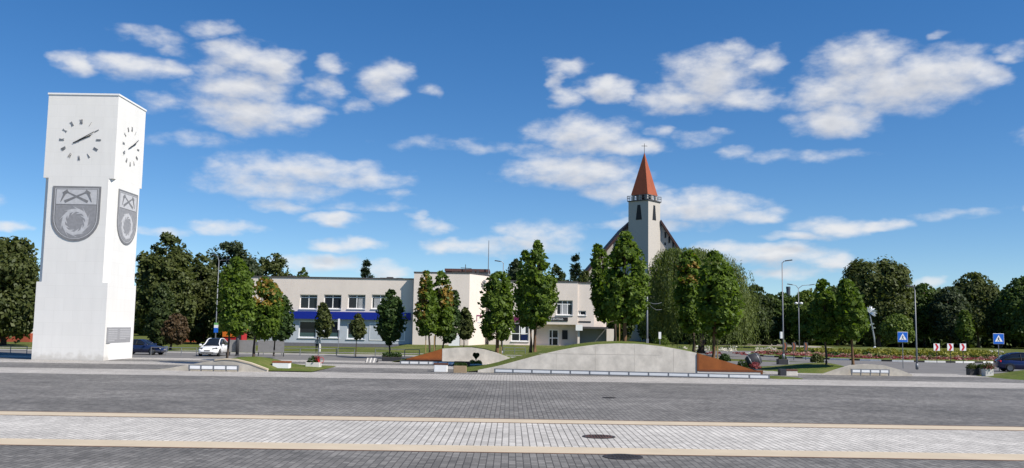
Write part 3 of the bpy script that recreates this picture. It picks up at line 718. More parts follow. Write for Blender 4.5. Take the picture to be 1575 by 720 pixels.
def clock(mtx, r, scale=1.0):
    c = MB(); rr = []
    flat(c, [(.05*math.cos(2*PI*k/12), .05*math.sin(2*PI*k/12)) for k in range(12)], .002, .11)
    hub = c.xform(mtx).build('clock', 'hand', tw)
    for k, s in enumerate(('XII','I','II','III','IIII','V','VI','VII','VIII','IX','X','XI')):
        a = -2*PI*k/12
        mm = mtx @ Matrix.Rotation(a, 4, 'Z') @ Matrix.Translation((0, r, .02)) @ Matrix.Scale(.36, 4, (1, 0, 0))
        text_mesh('numeral', s, .56, 'numeral', hub, mm, .018)
    h = MB(); bar2(h, (-.32*math.cos(R(28)), -.32*math.sin(R(28))), (1.28*math.cos(R(31)), 1.28*math.sin(R(31))), .075, .05, .075, .09)
    h.xform(mtx).build('minute_hand', 'hand', hub)
    h = MB(); bar2(h, (-.62*math.cos(R(26)), -.62*math.sin(R(26))), (.95*math.cos(R(24)), .95*math.sin(R(24))), .075, .075, .05, .065)
    h.xform(mtx).build('hour_hand', 'hand', hub)
def front_pt(px, py): p = P(px, py, TYF); return p.x - TB.x, p.z
def right_pt(px, py):   # photo point on the right face (plane x = TB.x + TW)
    d = ray(px, py); t = (TB.x + TW) / d.x; return d.y * t - TYF, EYE + d.z * t
cx, cz = front_pt(123.5, 215); clock(on_front(cx, cz), 1.47)
ly, lz = right_pt(202, 226); clock(on_right(TD * .52, lz), 1.47)
sx, sz0 = front_pt(114, 371); _, sz1 = front_pt(114, 286.5)
SW = P(151, 300, TYF).x - P(77, 300, TYF).x
crest(on_front(sx, (sz0 + sz1)/2), SW, sz1 - sz0)
crest(on_right(TD * .52, (sz0 + sz1)/2), SW, sz1 - sz0)
z0, z1 = right_pt(183, 527)[1], right_pt(183, 503.5)[1]
pm = MB().box(TW + .002, TW + .07, .3, TD - .75, z0, z1); plq = pm.build('plaque', 'plaque', tw)
ln = MB()
for k in range(7):
    zz = z1 - .17 - k * .15
    ln.box(TW + .071, TW + .078, .5, 2.2 - (.5 if k == 6 else 0), zz - .035, zz + .02)
    if k != 6: ln.box(TW + .071, TW + .078, 2.65, TD - .95 - (.8 if k == 5 else 0), zz - .035, zz + .02)
ln.build('inscription_lines', 'crest_light', plq)

# ------------------------------------------------------------------ the long building
BY = 131.0
bld = thing('long_building', 'long two storey cream building with a blue fascia and a taller plain middle block', 'building', (0, 0, 0))
def wall_open(name, x0, x1, z0, z1, y, ops, depth, mat, parent, ysides=None, mats2=None):
    """front wall at y with real openings cut through to the reveal depth; ysides: how far the solid goes back"""
    xs = sorted({x0, x1, *[o[0] for o in ops], *[o[1] for o in ops]}); zs = sorted({z0, z1, *[o[2] for o in ops], *[o[3] for o in ops]})
    mb = MB()
    for a, b in zip(xs, xs[1:]):
        for c, d in zip(zs, zs[1:]):
            mx_, mz_ = (a+b)/2, (c+d)/2
            if any(o[0] < mx_ < o[1] and o[2] < mz_ < o[3] for o in ops): continue
            mb.add([(a,y,c),(b,y,c),(b,y,d),(a,y,d)], [(0,1,2,3)])
    for a, b, c, d in ops:
        e = y + depth
        mb.add([(a,y,c),(a,e,c),(a,e,d),(a,y,d)], [(0,1,2,3)]); mb.add([(b,y,c),(b,y,d),(b,e,d),(b,e,c)], [(0,1,2,3)])
        mb.add([(a,y,c),(b,y,c),(b,e,c),(a,e,c)], [(0,1,2,3)]); mb.add([(a,y,d),(a,e,d),(b,e,d),(b,y,d)], [(0,1,2,3)])
        mb.add([(a,e,c),(b,e,c),(b,e,d),(a,e,d)], [(0,1,2,3)])
    if ysides:
        e = ysides
        mb.add([(x0,y,z0),(x0,y,z1),(x0,e,z1),(x0,e,z0)], [(0,1,2,3)]); mb.add([(x1,y,z0),(x1,e,z0),(x1,e,z1),(x1,y,z1)], [(0,1,2,3)])
        mb.add([(x0,y,z1),(x1,y,z1),(x1,e,z1),(x0,e,z1)], [(0,1,2,3)]); mb.add([(x0,e,z0),(x0,e,z1),(x1,e,z1),(x1,e,z0)], [(0,1,2,3)])
        mb.add([(x0,y,z0),(x0,e,z0),(x1,e,z0),(x1,y,z0)], [(0,1,2,3)])
    return mb.build(name, mat, parent)
def window(op, y, depth, mul=(.5,), trans=None, glass='glass', curtain=False, sill=True, lower=None, fw=.11):
    a, b, c, d = op; e = y + depth - .02
    fr = MB(); t = .09
    fr.box(a+.002, a+fw, e-t, e, c+.002, d-.002); fr.box(b-fw, b-.002, e-t, e, c+.002, d-.002)
    fr.box(a+fw+.001, b-fw-.001, e-t+.002, e-.002, c+.002, c+fw); fr.box(a+fw+.001, b-fw-.001, e-t+.002, e-.002, d-fw, d-.002)
    for q in mul:
        x = a + (b-a)*q; fr.box(x-fw*.55, x+fw*.55, e-t+.004, e-.004, c+fw+.001, d-fw-.001)
    if trans:
        z = c + (d-c)*trans; fr.box(a+fw+.002, b-fw-.002, e-t-.003, e-.006, z-fw*.5, z+fw*.5)
    w = fr.build('window', 'white_frame', bld)
    MB().box(a+fw*.6, b-fw*.6, e-t*.5-.012, e-t*.5+.012, c+fw*.6, d-fw*.6).build('pane', glass, w)
    if curtain:
        MB().box(a+fw*.7 + (b-a)*curtain[0], a+fw*.7+(b-a)*curtain[1], e-t*.5-.02, e-t*.5-.013, c+fw, d-fw*1.2-(d-c)*.2).build('curtain', 'curtain', w)
    if lower: MB().box(a+fw+.003, b-fw-.003, e-t*.5-.03, e-t*.5-.0125, c+fw+.002, c+(d-c)*lower).build('frosted_strip', lower and 'glass_teal', w)
    if sill: MB().box(a-.08, b+.08, y-.12, y-.003, c-.10, c-.005).build('sill', 'white_frame', w)
    return w
# left wing
ax0, ax1, _, az1 = RW(383, 428, 635, 533, BY); az1 = P(510, 428, BY).z
zf0, zf1 = P(545, 491.5, BY).z, P(545, 480, BY).z
zp = P(545, 528.3, BY).z
ups = [RW(a, 453.2, b, 475, BY) for a, b in ((461,488),(498,525),(535,562),(571.5,598))]
wall_open('wall', ax0, ax1, zf0 + .3, az1, BY, ups, .35, 'plaster', bld, BY + 14)
for k, o in enumerate(ups): window(o, BY, .35, (.5,), .80, curtain=(None, None, (.55, .95), (.1, .9))[k] or False)
los = [RW(459, 493.5, 486, 519.5, BY), RW(497, 493.5, 522, 519.5, BY), RW(533.5, 497, 561, 521.5, BY)]
wall_open('ground_floor_wall', ax0 + 1.3, ax1, zp, zf0 + .299, BY + .12, los, .3, 'plaster_blue', bld, BY + 13.9)
for o in los: window(o, BY + .12, .3, (), None, lower=.3, fw=.14)
o = RW(568, 497, 623, 524, BY)
MB().box(o[0], o[1], BY + .06, BY + .118, o[2], o[3]).build('blank_panel', 'white_frame', bld)
MB().box(o[0] + .12, o[1] - .12, BY + .055, BY + .0595, o[2] + .12, o[3] - .12).build('panel_face', 'plaster_blue', bld)
MB().box(ax0 + 1.0, ax1, BY + .06, BY + 13.8, -.1, zp - .002).build('plinth', 'plinth', bld)
fx0, fx1, _, _ = RW(446, 480, 632, 492, BY)
MB().box(fx0, fx1, BY - .35, BY - .003, zf0, zf1).build('fascia', 'fascia', bld)
MB().box(ax0 - .1, ax1, BY - .1, BY + 14.1, az1 + .003, az1 + .16).build('roof_edge', 'dark_trim', bld)
# middle block, its right face turned
by = BY - 1.15
bx0, bx1, _, _ = RW(635.5, 421, 721.5, 533, by); bz = P(690, 420.5, by).z
bx2 = P(755, 480, by + 6).x
mb = MB()
foot = [(bx0, by), (bx1, by), (bx2, by + 6), (bx2, by + 16), (bx0, by + 16)]
mb.prism_xy(foot, .25, bz); mb.build('wall', 'plaster', bld)
MB().prism_xy([(bx0 - .05, by - .06), (bx1 + .03, by - .06), (bx2 + .06, by + 5.96), (bx2 + .06, by + 16.1), (bx0 - .05, by + 16.1)], bz + .003, bz + .17).build('roof_edge', 'dark_trim', bld)
MB().prism_xy([(bx0 + .05, by + .05), (bx1, by + .05), (bx2 - .05, by + 6), (bx2 - .05, by + 15.9), (bx0 + .05, by + 15.9)], -.1, .248).build('plinth', 'plinth_warm', bld)
o = RW(701, 462, 705.5, 474, by); MB().box(o[0], o[1], by - .05, by - .002, o[2], o[3]).build('window', 'glass', bld)
# logo on the turned face: outline of a purple roof over pale bars
tdir = Vector((bx2 - bx1, 6, 0)); LT = tdir.length; ang = math.atan2(tdir.y, tdir.x)
lm = Matrix.Translation((bx1, by, 0)) @ Matrix.Rotation(ang, 4, 'Z')
zl = P(737, 489, by + 3).z
lg = MB(); lg.box(2.2, 2.35, -.05, -.003, zl - .5, zl + .4); lg.box(2.36, 4.2, -.05, -.003, zl + .25, zl + .4); lg.box(3.2, 3.35, -.05, -.003, zl - .1, zl + .245)
lg.xform(lm).build('wall_logo', 'purple', bld)
lg = MB(); lg.box(2.6, 5.2, -.04, -.003, zl - .72, zl - .6); lg.xform(lm).build('wall_lettering', 'plaster_blue', bld)
# wall ornament high on the turned face
zo = P(742, 440, by + 4).z; orn = MB()
orn.tube([(4.0, -.25, zo - .7), (4.0, -.25, zo + .1)], .05, 6)
for k in range(7):
    a = 2*PI*k/7; orn.tube([(4.0, -.25, zo + .2), (4.0 + .62*math.cos(a), -.25, zo + .35 + .5*math.sin(a))], [.05, .12], 6)
orn.xform(lm).build('wall_ornament', 'pole', bld)
# penthouse and antenna
o = RW(692, 415, 752, 425, by + 9)
MB().box(o[0] + .4, o[1], by + 8, by + 14, bz + .18, o[3] - .35).build('penthouse', 'plinth_warm', bld)
MB().box(o[0] - .7, o[1] + .1, by + 7.6, by + 14.4, o[3] - .349, o[3] + .05).build('penthouse_roof', 'roof_brown', bld)
vt = MB()
for px_ in (728, 735): 
    q = P(px_, 418, by + 7.2); MB().box(q.x - .2, q.x + .2, by + 7.0, by + 7.4, bz + .18, q.z + .2).build('vent', 'dark_trim', bld)
q = P(751, 420, by + 7.3); zt = P(751, 370, by + 7.3).z
MB().tube([(q.x, by + 7.3, bz + .1), (q.x, by + 7.3, zt)], [.07, .04], 6).build('mast', 'pole', bld)
q = P(716, 412, by + 7.3)
an = MB(); an.tube([(q.x, by+7.3, bz + .1), (q.x, by+7.3, q.z + .5)], .05, 6); an.tube([(q.x - .7, by+7.3, q.z), (q.x + .9, by+7.3, q.z - .1)], .05, 6); an.tube([(q.x - .5, by+7.3, q.z - .3), (q.x + .6, by+7.3, q.z - .3)], .04, 6)
an.build('aerial', 'dark_trim', bld)
# right wing with overhanging upper floor
cy = BY + 3.0
cx0 = bx2 - .2; cx1 = P(888.5, 470, cy).x; cx2 = P(914, 470, cy).x
cz = P(820, 433.5, cy).z; zov = P(850, 499, cy).z
up = [RW(856, 462, 881, 484.5, cy), RW(800, 462, 816, 484.5, cy), RW(768, 462, 784, 484.5, cy)]
wall_open('wall', cx0, cx1, zov, cz, cy, up, .35, 'plaster', bld, cy + 12)
window(up[0], cy, .35, (.36, .68), .74, curtain=(.2, .62)); window(up[1], cy, .35); window(up[2], cy, .35)
rec = 1.7; xr0 = P(822, 515, cy).x
gw = [RW(786.5, 497, 813, 525, cy)]
wall_open('ground_floor_wall', cx0, xr0, .55, zov - .002, cy + .02, gw, .2, 'plaster', bld, cy + 12)
w_ = window(gw[0], cy + .02, .2, (.48,), .42)
q = gw[0]; MB().box(q[0] + (q[1]-q[0])*.56, q[1] - .45, cy + .06, cy + .085, q[2] + 1.0, q[3] - .3).build('notice', 'white_paint', w_)
MB().box(q[0] + (q[1]-q[0])*.56, q[1] - .16, cy + .07, cy + .09, q[2] + .2, q[2] + .95).build('window_poster', 'car_navy', w_)
o = RW(786, 486.5, 812, 496, cy); sg = MB().box(o[0], o[1], cy - .09, cy - .003, o[2], o[3]).build('shop_sign', 'purple', bld)
dr = [RW(844, 507, 859, 529, cy + rec)]
dr[0] = (dr[0][0], dr[0][1], .57, dr[0][3])
wall_open('ground_floor_wall', xr0 + .003, cx1, .55, zov - .004, cy + rec, dr, .2, 'plaster', bld, cy + 11.8)
a, b, c, d = dr[0]; dm = MB(); e = cy + rec + .1
dm.box(a+.002, a+.12, e-.08, e, c, d); dm.box(b-.12, b-.002, e-.08, e, c, d); dm.box(a+.121, b-.121, e-.078, e-.002, d-.12, d-.002); dm.box(a + (b-a)*.36 - .07, a + (b-a)*.36 + .07, e-.076, e-.004, c, d-.121)
dm.box(a+.121, b-.121, e-.09, e-.006, c+.95, c+1.1)
door = dm.build('door', 'white_frame', bld); MB().box(a+.05, b-.05, e-.045, e-.035, c+.05, d-.05).build('pane', 'glass', door)
MB().box(b-.42, b-.36, e-.14, e-.081, c+.9, c+1.25).build('handle', 'steel', door)
o = RW(864.5, 508, 873, 522, cy + rec); MB().box(o[0], o[1], cy + rec - .08, cy + rec - .003, o[2], o[3]).build('notice_board', 'sign_black', bld)
MB().box(cx0 + .02, xr0 - .02, cy + .05, cy + 11, -.1, .548).build('plinth', 'plinth_warm', bld)
stp = MB()
for k in range(3): stp.box(xr0 - 3.5 + k*.3, cx1 + .3 - k*.1, cy - 1.2 + k*.45, cy + rec + .1, -.1 + .0 + .16*k, .16 + .19*k)
stp.build('entrance_steps', 'plinth_warm', bld)
MB().box(cx0 - .05, cx1 + .06, cy - .08, cy + 12.1, cz + .003, cz + .17).build('roof_edge', 'dark_trim', bld)
o = RW(822, 488, 873.5, 493.8, cy); sgn = MB().box(o[0], o[1], cy - .08, cy - .003, o[2], o[3]).build('name_sign', 'sign_black', bld)
text_mesh('lettering', 'VERSLO CENTRAS', .40, 'white_paint', sgn, Matrix.Translation(((o[0]+o[1])/2 + .05, cy - .081, (o[2]+o[3])/2)) @ FACE_FRONT, .01, 1.06)
# end bay with canopy over a dark gateway
cz2 = P(900, 435.5, cy).z; zc = P(905, 502.5, cy).z
xe = P(932, 480, cy + 6).x
small = [RW(889.5, 478, 901.5, 485, cy + .25)]
wall_open('wall', cx1 + .003, cx2, zc, cz2, cy + .25, small, .25, 'plaster', bld, cy + 9)
window(small[0], cy + .25, .25, (.25,), None)
MB().box(cx1 + .004, cx2 + .06, cy + .15, cy + 9.1, cz2 + .003, cz2 + .15).build('roof_edge', 'dark_trim', bld)
wall_open('wall', cx2 + .003, xe, .1, P(925, 470, cy + 6).z, cy + 5.5, [], .1, 'plaster', bld, cy + 9)
MB().box(cx1 + .1, xe - .4, cy - .9, cy + 5.4, zc - .28, zc - .02).build('canopy', 'dark_trim', bld)
MB().box(cx1 + .3, xe - .36, cy + 2.6, cy + 3.0, .1, zc - .283).build('gateway_wall', 'shutter', bld)
MB().box(cx1 + .0, cx1 + .3, cy - .3, cy + 5.3, .1, zc - .285).build('gateway_pier', 'plaster', bld)
MB().box(xe - .35, xe + .9, cy + 1.5, cy + 5.45, .1, zc - .29).build('gateway_pier', 'plaster', bld)
o = RW(885.5, 499.5, 896, 508.5, cy - 2.3); hs = MB().box(o[0], o[1], cy - 2.33, cy - 2.25, o[2], o[3]).build('hanging_sign', 'white_paint', bld)
o = RW(890, 494, 909, 496, cy); MB().box(o[0], o[1], cy + .2, cy + .246, o[2], o[3]).build('wall_lettering', 'sign_black', bld)
# side stair with white parapet at the middle block
q0 = P(690, 529, by - 1.6); q1 = P(707, 513, by - 1.6)
rp = MB().prism_xz([(q0.x, .3), (q1.x, .3), (q1.x, q1.z), (q0.x, q0.z)], by - 1.75, by - 1.5); rp.build('stair_parapet', 'white_paint', bld)
st = MB()
for k in range(6): st.box(q0.x + (q1.x-q0.x)*k/6, q1.x, by - 1.49, by - .02, .26, .3 + (q1.z - .5)*(k+1)/6)
st.build('stair', 'plinth_warm', bld)
# vents along the left roof
vt = MB()
for px_, h in ((448,.7),(520,.4),(530,.4),(590,.5),(600,.7),(608,.4),(615,.5)):
    q = P(px_, 428, BY + 6); MB().box(q.x - .45, q.x + .45, BY + 5.5, BY + 6.5, az1 + .165, az1 + .2 + h*.55).build('vent', 'dark_trim', bld)

# ------------------------------------------------------------------ church
CY = 232.0
cbase = P(997, 505, CY); ang = R(39.5); S = 5.9
ch = thing('church', 'white brick church tower with an orange spire and steep dark roofs', 'church', (cbase.x, CY, 0), -ang)
# local frame: near corner at origin; left face runs along -x, right face along +y  (then turned)
def chz(py): return P(997, py, CY).z
zt, zg = chz(308), chz(297.5)
ch.rotation_euler = (0, 0, -R(39.5))
# left face direction in world must go left and away: (-cos39, sin39); with local -x rotated by -39.5 deg this holds
shaft = MB()
def wall_trap(mb, flip): pass
shaft.prism_xy([(-S,0),(0,0),(0,S),(-S,S)], 0, zt); shaft.build('tower', 'brick_white', ch)
lv = MB(); zl0, zl1 = chz(337), chz(314)
lv.prism_xz([(-S*.62, zl0), (-S*.32, zl0), (-S*.40, zl1), (-S*.54, zl1)], -.06, -.003); lv.build('louvre', 'sign_black', ch)
lv = MB().prism_xz([(S*.34, zl0), (S*.64, zl0), (S*.56, zl1), (S*.42, zl1)], -.06, -.003); lv.xform(Matrix.Rotation(PI/2, 4, 'Z')).build('louvre', 'sign_black', ch)
MB().box(-S-.22, .22, -.22, S+.22, zt + .003, zt + .25).build('gallery_slab', 'dark_trim', ch)
gr = MB(); rr = S + .25
for k in range(7):
    t = -.2 + rr*k/6*.985
    for (x, y) in ((-t - .05, -.25), (-S - .25, t), (.25, t), (-t - .05, S + .25)):
        gr.box(x-.04, x+.04, y-.04, y+.04, zt + .25, zt + 1.5)
for zz in (.85, 1.42):
    gr.box(-S-.25, .25, -.28, -.22, zt+zz, zt+zz+.09); gr.box(-S-.25, .25, S+.22, S+.28, zt+zz, zt+zz+.09)
    gr.box(-S-.28, -S-.22, -.21, S+.21, zt+zz+.002, zt+zz+.088); gr.box(.22, .28, -.21, S+.21, zt+zz+.002, zt+zz+.088)
gr.build('railing', 'pole', ch)
pl = MB()
for x in (-S+.9, -S*.5, -.9):
    for y in (.9, S*.5, S-.9):
        if (x, y) != (-S*.5, S*.5): MB().box(x-.25, x+.25, y-.25, y+.25, zt+.255, zg).build('lantern_post', 'brick_white', ch)
MB().box(-S*.72, -S*.28, S*.28, S*.72, zt+.25, zg-.02).build('lantern_core', 'church_roof', ch)
za = P(993, 233, CY+3).z; o_ = .45
ap = (-S/2, S/2, za)
sp = MB().add([(-S+o_,o_,zg),(-o_,o_,zg),(-o_,S-o_,zg),(-S+o_,S-o_,zg),ap], [(0,1,4),(1,2,4),(2,3,4),(3,0,4),(0,3,2,1)])
sp.build('spire', 'spire', ch)
cr = MB(); cr.tube([(-S/2,S/2,za-.3),(-S/2,S/2,za+2.3)], .07, 6)
d_ = Vector((math.cos(R(39.5)), math.sin(R(39.5)), 0))
cr.tube([Vector((-S/2,S/2,za+1.65)) - d_*.75, Vector((-S/2,S/2,za+1.65)) + d_*.75], .07, 6)
cr.build('cross', 'pole_dark', ch)
# nave: steep gable whose ridge runs back from the tower; built across the view and turned back
inv = Matrix.Rotation(R(39.5), 4, 'Z')
def cw(px, py, Y): p = P(px, py, Y); return (inv @ Vector((p.x - cbase.x, p.y - CY, 0)), p.z)
def roof_panel(A, B, depth, th, name, mat):
    """slab under the sloping line A-B (photo points), running away"""
    mb = MB(); q = []
    for (px_, py_) in (A, B):
        for dy in (0, depth):
            p = P(px_, py_, CY + 4); v = inv @ Vector((p.x - cbase.x, 4 + dy, 0)); q.append((v.x, v.y, p.z))
    t = [(x, y, z - th) for x, y, z in q]
    mb.add(q + t, [(0,2,3,1), (4,5,7,6), (0,4,6,2), (1,3,7,5), (0,1,5,4), (2,6,7,3)]); o = mb.build(name, mat, ch); fix_normals(o)
roof_panel((971, 337), (896, 424), 30, .9, 'roof', 'church_roof')
roof_panel((1017, 338), (1052, 391), 30, .9, 'roof', 'church_roof')
def wall_under(pts, y0, y1, name):
    mb = MB(); vs = []
    for yy in (y0, y1):
        for px_, py_ in pts:
            p = P(px_, py_, CY + 5); z = max(0, p.z) if py_ < 520 else 0
            v = inv @ Vector((p.x - cbase.x, yy, 0)); vs.append((v.x, v.y, z))
    n = len(pts); mb.add(vs, [list(range(n)), list(range(2*n-1, n-1, -1))] + [[i, n+i, n+(i+1)%n, (i+1)%n] for i in range(n)])
    o = mb.build(name, 'brick_white', ch); fix_normals(o)
wall_under([(906, 530), (975, 530), (975, 338), (906, 418)], 5, 33, 'nave_wall')
wall_under([(1012, 530), (1049, 530), (1049, 392), (1016, 343), (1012, 343)], 5, 33, 'nave_wall')
wl = MB()
for (a, b, c, d) in ((1022,357,1024.5,366),(1028,364,1030.5,374),(1034,372,1036,381),(1022,373,1024,377)):
    o = RW(a, b, c, d, CY + 5); vs = [inv @ Vector((x - cbase.x, y, 0)) for x, y in ((o[0], 4.9), (o[1], 4.9), (o[1], 4.99), (o[0], 4.99))]
    wl.prism_xy([(v.x, v.y) for v in vs], o[2], o[3])
wl.build('slit_window', 'sign_black', ch)

# ------------------------------------------------------------------ trees
def leaf_arrays(pos, nrm, size, rng, aspect=1.0, hang=None):
    n = len(pos)
    ref = rng.normal(size=(n, 3)) if hang is None else hang
    a = np.cross(nrm, ref); a /= np.linalg.norm(a, axis=1, keepdims=True) + 1e-9
    b = np.cross(nrm, a); b /= np.linalg.norm(b, axis=1, keepdims=True) + 1e-9
    s = size[:, None] if np.ndim(size) else size
    v = np.empty((n, 4, 3))
    v[:, 0] = pos - a*s; v[:, 1] = pos + b*s*aspect*.62 + a*s*.15; v[:, 2] = pos + a*s; v[:, 3] = pos - b*s*aspect*.62 + a*s*.15
    bend = nrm * (s * .22)
    v[:, 1] -= bend; v[:, 3] -= bend
    return v
def leaf_mesh(name, v, mats, midx=None, parent=None, loc=None):
    n = len(v); me = bpy.data.meshes.new(name)
    me.vertices.add(4*n); me.vertices.foreach_set('co', v.reshape(-1))
    me.loops.add(4*n); me.loops.foreach_set('vertex_index', np.arange(4*n, dtype=np.int32))
    me.polygons.add(n); me.polygons.foreach_set('loop_start', np.arange(0, 4*n, 4, dtype=np.int32))
    me.polygons.foreach_set('loop_total', np.full(n, 4, dtype=np.int32))
    for x in mats: me.materials.append(M[x])
    if midx is not None: me.polygons.foreach_set('material_index', midx.astype(np.int32))
    me.update(calc_edges=True); me.validate()
    o = bpy.data.objects.new(name, me); C.objects.link(o)
    if parent is not None: o.parent = parent
    if loc is not None: o.location = loc
    return o
def unit(rng, n):
    d = rng.normal(size=(n, 3)); return d / np.linalg.norm(d, axis=1, keepdims=True)

def tree(name, label, rows, base, Y, leaf='leaf_maple', n=6500, size=.17, trunk=.13, bark='bark', seed=1, brown=None, group=None,
         lobes=None, stakes=0, cat='tree', depth=1.0, shag=.10, lobe_r=(.26, .44), ragged=0.0):
    """rows: (photo y, left x, right x) of the crown from top to bottom, on the depth Y"""
    rng = np.random.default_rng(seed); n = int(n * 1.55); size *= 1.12
    s = Y / F; bp = P(base[0], base[1], Y); bz = bp.z
    t = thing(name, label, cat, (bp.x, Y, bz), 0, group)
    zz = np.array([(base[1] - r[0]) * s for r in rows])[::-1]
    cx = np.array([((r[1] + r[2]) / 2 - base[0]) * s for r in rows])[::-1] - zz * 0.0   # bottom -> top
    rr = np.array([(r[2] - r[1]) / 2 * s for r in rows])[::-1]
    H = zz[-1]; zmin = zz[0]
    cand = rng.uniform(zmin, H, 4000); rc = np.interp(cand, zz, rr)
    pr = (rc + .08 * rr.max()) ** 1.25; pr /= pr.sum()
    if lobes is None: lobes = int(34 + 12 * (H - zmin) / max(.6, rr.max()))
    pick = rng.choice(4000, lobes, p=pr); lz = cand[pick]; lr = np.interp(lz, zz, rr)
    rho = np.maximum(lr * rng.uniform(*lobe_r, lobes), rr.max() * .16)
    ph = rng.uniform(0, 2*PI, lobes); rad = np.maximum(lr - rho * .88, 0) * np.sqrt(rng.uniform(.25, 1.0, lobes)) * rng.uniform(.92 - ragged, 1.10 + ragged * 1.6, lobes)
    lc = np.stack([np.interp(lz, zz, cx) + rad*np.cos(ph), rad*np.sin(ph)*depth, np.clip(lz, zmin + rho*.45, H - rho*.55)], 1)
    if ragged:
        k = lz > zmin + (H - zmin) * .6
        lc[k, 2] += rng.uniform(-.06, .045, k.sum()) * H; rho *= rng.uniform(.7, 1.15, lobes)
    # top tip
    lc[0] = (cx[-1], 0, H - rho.min() * .9); rho[0] = max(rr[-1], rr.max() * .12)
    w = rho ** 2; cnt = np.maximum(30, (n * w / w.sum()).astype(int))
    P_, N_, B_ = [], [], []
    for k in range(lobes):
        c = cnt[k]; d = unit(rng, c)
        outw = np.array([math.cos(ph[k]), math.sin(ph[k]), .35]); d += outw * .55; d /= np.linalg.norm(d, axis=1, keepdims=True)
        q = rho[k] * (1 - np.abs(rng.normal(0, .17, c)))[:, None] * (1 + shag * rng.normal(size=(c, 1)))
        p = lc[k] + d * q * np.array([1, 1, .86]); P_.append(p)
        nn = d * .9 + unit(rng, c) * .62 + np.array([0, 0, .35]); N_.append(nn / np.linalg.norm(nn, axis=1, keepdims=True))
        B_.append(np.full(c, k))
    pos = np.concatenate(P_); nr = np.concatenate(N_); bi = np.concatenate(B_)
    # stray shoots outside the lobes
    k = max(20, int(n * .035)); zc = rng.uniform(zmin, H, k); rc = np.interp(zc, zz, rr); a = rng.uniform(0, 2*PI, k)
    sp_ = np.stack([np.interp(zc, zz, cx) + rc*np.cos(a)*rng.uniform(.85, 1.12, k), rc*np.sin(a)*depth, zc], 1)
    pos = np.concatenate([pos, sp_]); nr = np.concatenate([nr, unit(rng, k)]); bi = np.concatenate([bi, np.full(k, 0)])
    sz = size * rng.uniform(.65, 1.3, len(pos))
    mats = [leaf]; midx = None
    if brown:
        mats.append('leaf_brown'); z0, z1, side = brown
        zf = (pos[:, 2] - zmin) / (H - zmin)
        lobe_on = rng.uniform(size=lobes) < .62
        prob = ((zf > z0) & (zf < z1) & lobe_on[bi]) * .75 * (1 if side == 0 else (np.sign(side) * (pos[:, 0] - np.interp(pos[:, 2], zz, cx)) > -.1))
        midx = (rng.uniform(size=len(pos)) < prob).astype(int)
    leaf_mesh('crown', leaf_arrays(pos, nr, sz, rng), mats, midx, t)
    # trunk and limbs
    tb = MB(); zs = [-.12, .12, .5, zmin, zmin + (H - zmin)*.45, zmin + (H-zmin)*.85]
    zs = sorted(set(z for z in zs)); jit = rng.normal(0, trunk*.35, (len(zs), 2))
    path = [(float(np.interp(z, [0, zmin*.9, zmin + (H-zmin)*.5, H], [0, cx[0]*.12, cx[len(cx)//2]*.7, cx[-1]])) + (jit[i, 0] if i > 1 else 0), jit[i, 1] if i > 1 else 0, z) for i, z in enumerate(zs)]
    rads = [trunk*1.35 if z < 0 else trunk*(1.12 if z < .3 else 1.0)*max(.18, 1 - .8*z/H) for z in zs]
    tb.tube(path, rads, 9)
    for k in rng.choice(lobes, min(lobes, 10), replace=False):
        z0 = zmin + (lc[k][2] - zmin) * .45
        a = (float(np.interp(z0, [p[2] for p in path], [p[0] for p in path])), float(np.interp(z0, [p[2] for p in path], [p[1] for p in path])), z0)
        e = lc[k]; mid = tuple((np.array(a) + e)/2 + np.array([0, 0, -.1]))
        tb.tube([a, mid, tuple(e)], [trunk*.42, trunk*.28, trunk*.12], 6)
    tb.build('trunk', bark, t, smooth=True)
    for k in range(stakes):
        a = 2*PI*k/stakes + .6; x, y = .45*math.cos(a), .45*math.sin(a)
        MB().tube([(x, y, -.1), (x, y, 1.65)], .045, 7).build('stake', 'stake', t)
    return t

def maple(top, bot, xl, xr, peak=None, pl=.14):
    """egg shaped outline with a pointed leader"""
    h = bot - top; c = peak if peak is not None else (xl + xr)/2; w = xr - xl
    m = (xl + xr)/2
    f = lambda y, lw, cc: (top + h*y, cc - w*lw/2, cc + w*lw/2)
    return [f(0, .06, c), f(.06, .22, c), f(.14, .36, c*.8+m*.2), f(.26, .60, c*.55+m*.45), f(.40, .82, c*.3+m*.7), f(.56, .97, m), f(.70, 1.0, m), f(.82, .90, m), f(.92, .66, m), f(1, .36, m)]
def dome(top, bot, xl, xr, peak=None):
    h = bot - top; c = peak if peak is not None else (xl+xr)/2; w = xr - xl; m = (xl+xr)/2
    f = lambda y, lw, cc: (top + h*y, cc - w*lw/2, cc + w*lw/2)
    return [f(0, .16, c), f(.06, .42, c*.8+m*.2), f(.16, .66, c*.5+m*.5), f(.32, .88, m), f(.5, 1, m), f(.7, .98, m), f(.86, .85, m), f(1, .55, m)]
GP = 'young trees planted on the plaza'
tree('maple_tree', 'dense green tree on the low mound directly right of the white car', [(398,352,362),(408,342,372),(420,336,380),(440,334,384),(465,333,386),(485,335,386),(500,336,384),(510,340,378),(517,348,366)], (349,553), 70, seed=11, trunk=.09, group=GP, n=7500)
tree('maple_tree', 'green tree with a brown patch on top, standing before the end of the blue fascia', [(428,398,408),(436,391,418),(450,387,428),(470,385,431),(490,384,431),(505,385,428),(516,390,420),(522,396,412)], (390,549), 76, seed=12, brown=(.55, .98, 0), trunk=.11, group=GP)
tree('maple_tree', 'small dark rounded tree at the left end of the grey ground floor', [(457,428,438),(466,420,443),(480,414,447),(497,411,449),(510,412,450),(518,416,446),(524,420,432)], (421,546), 84, 'leaf_dark', seed=13, n=4200, trunk=.09, group=GP)
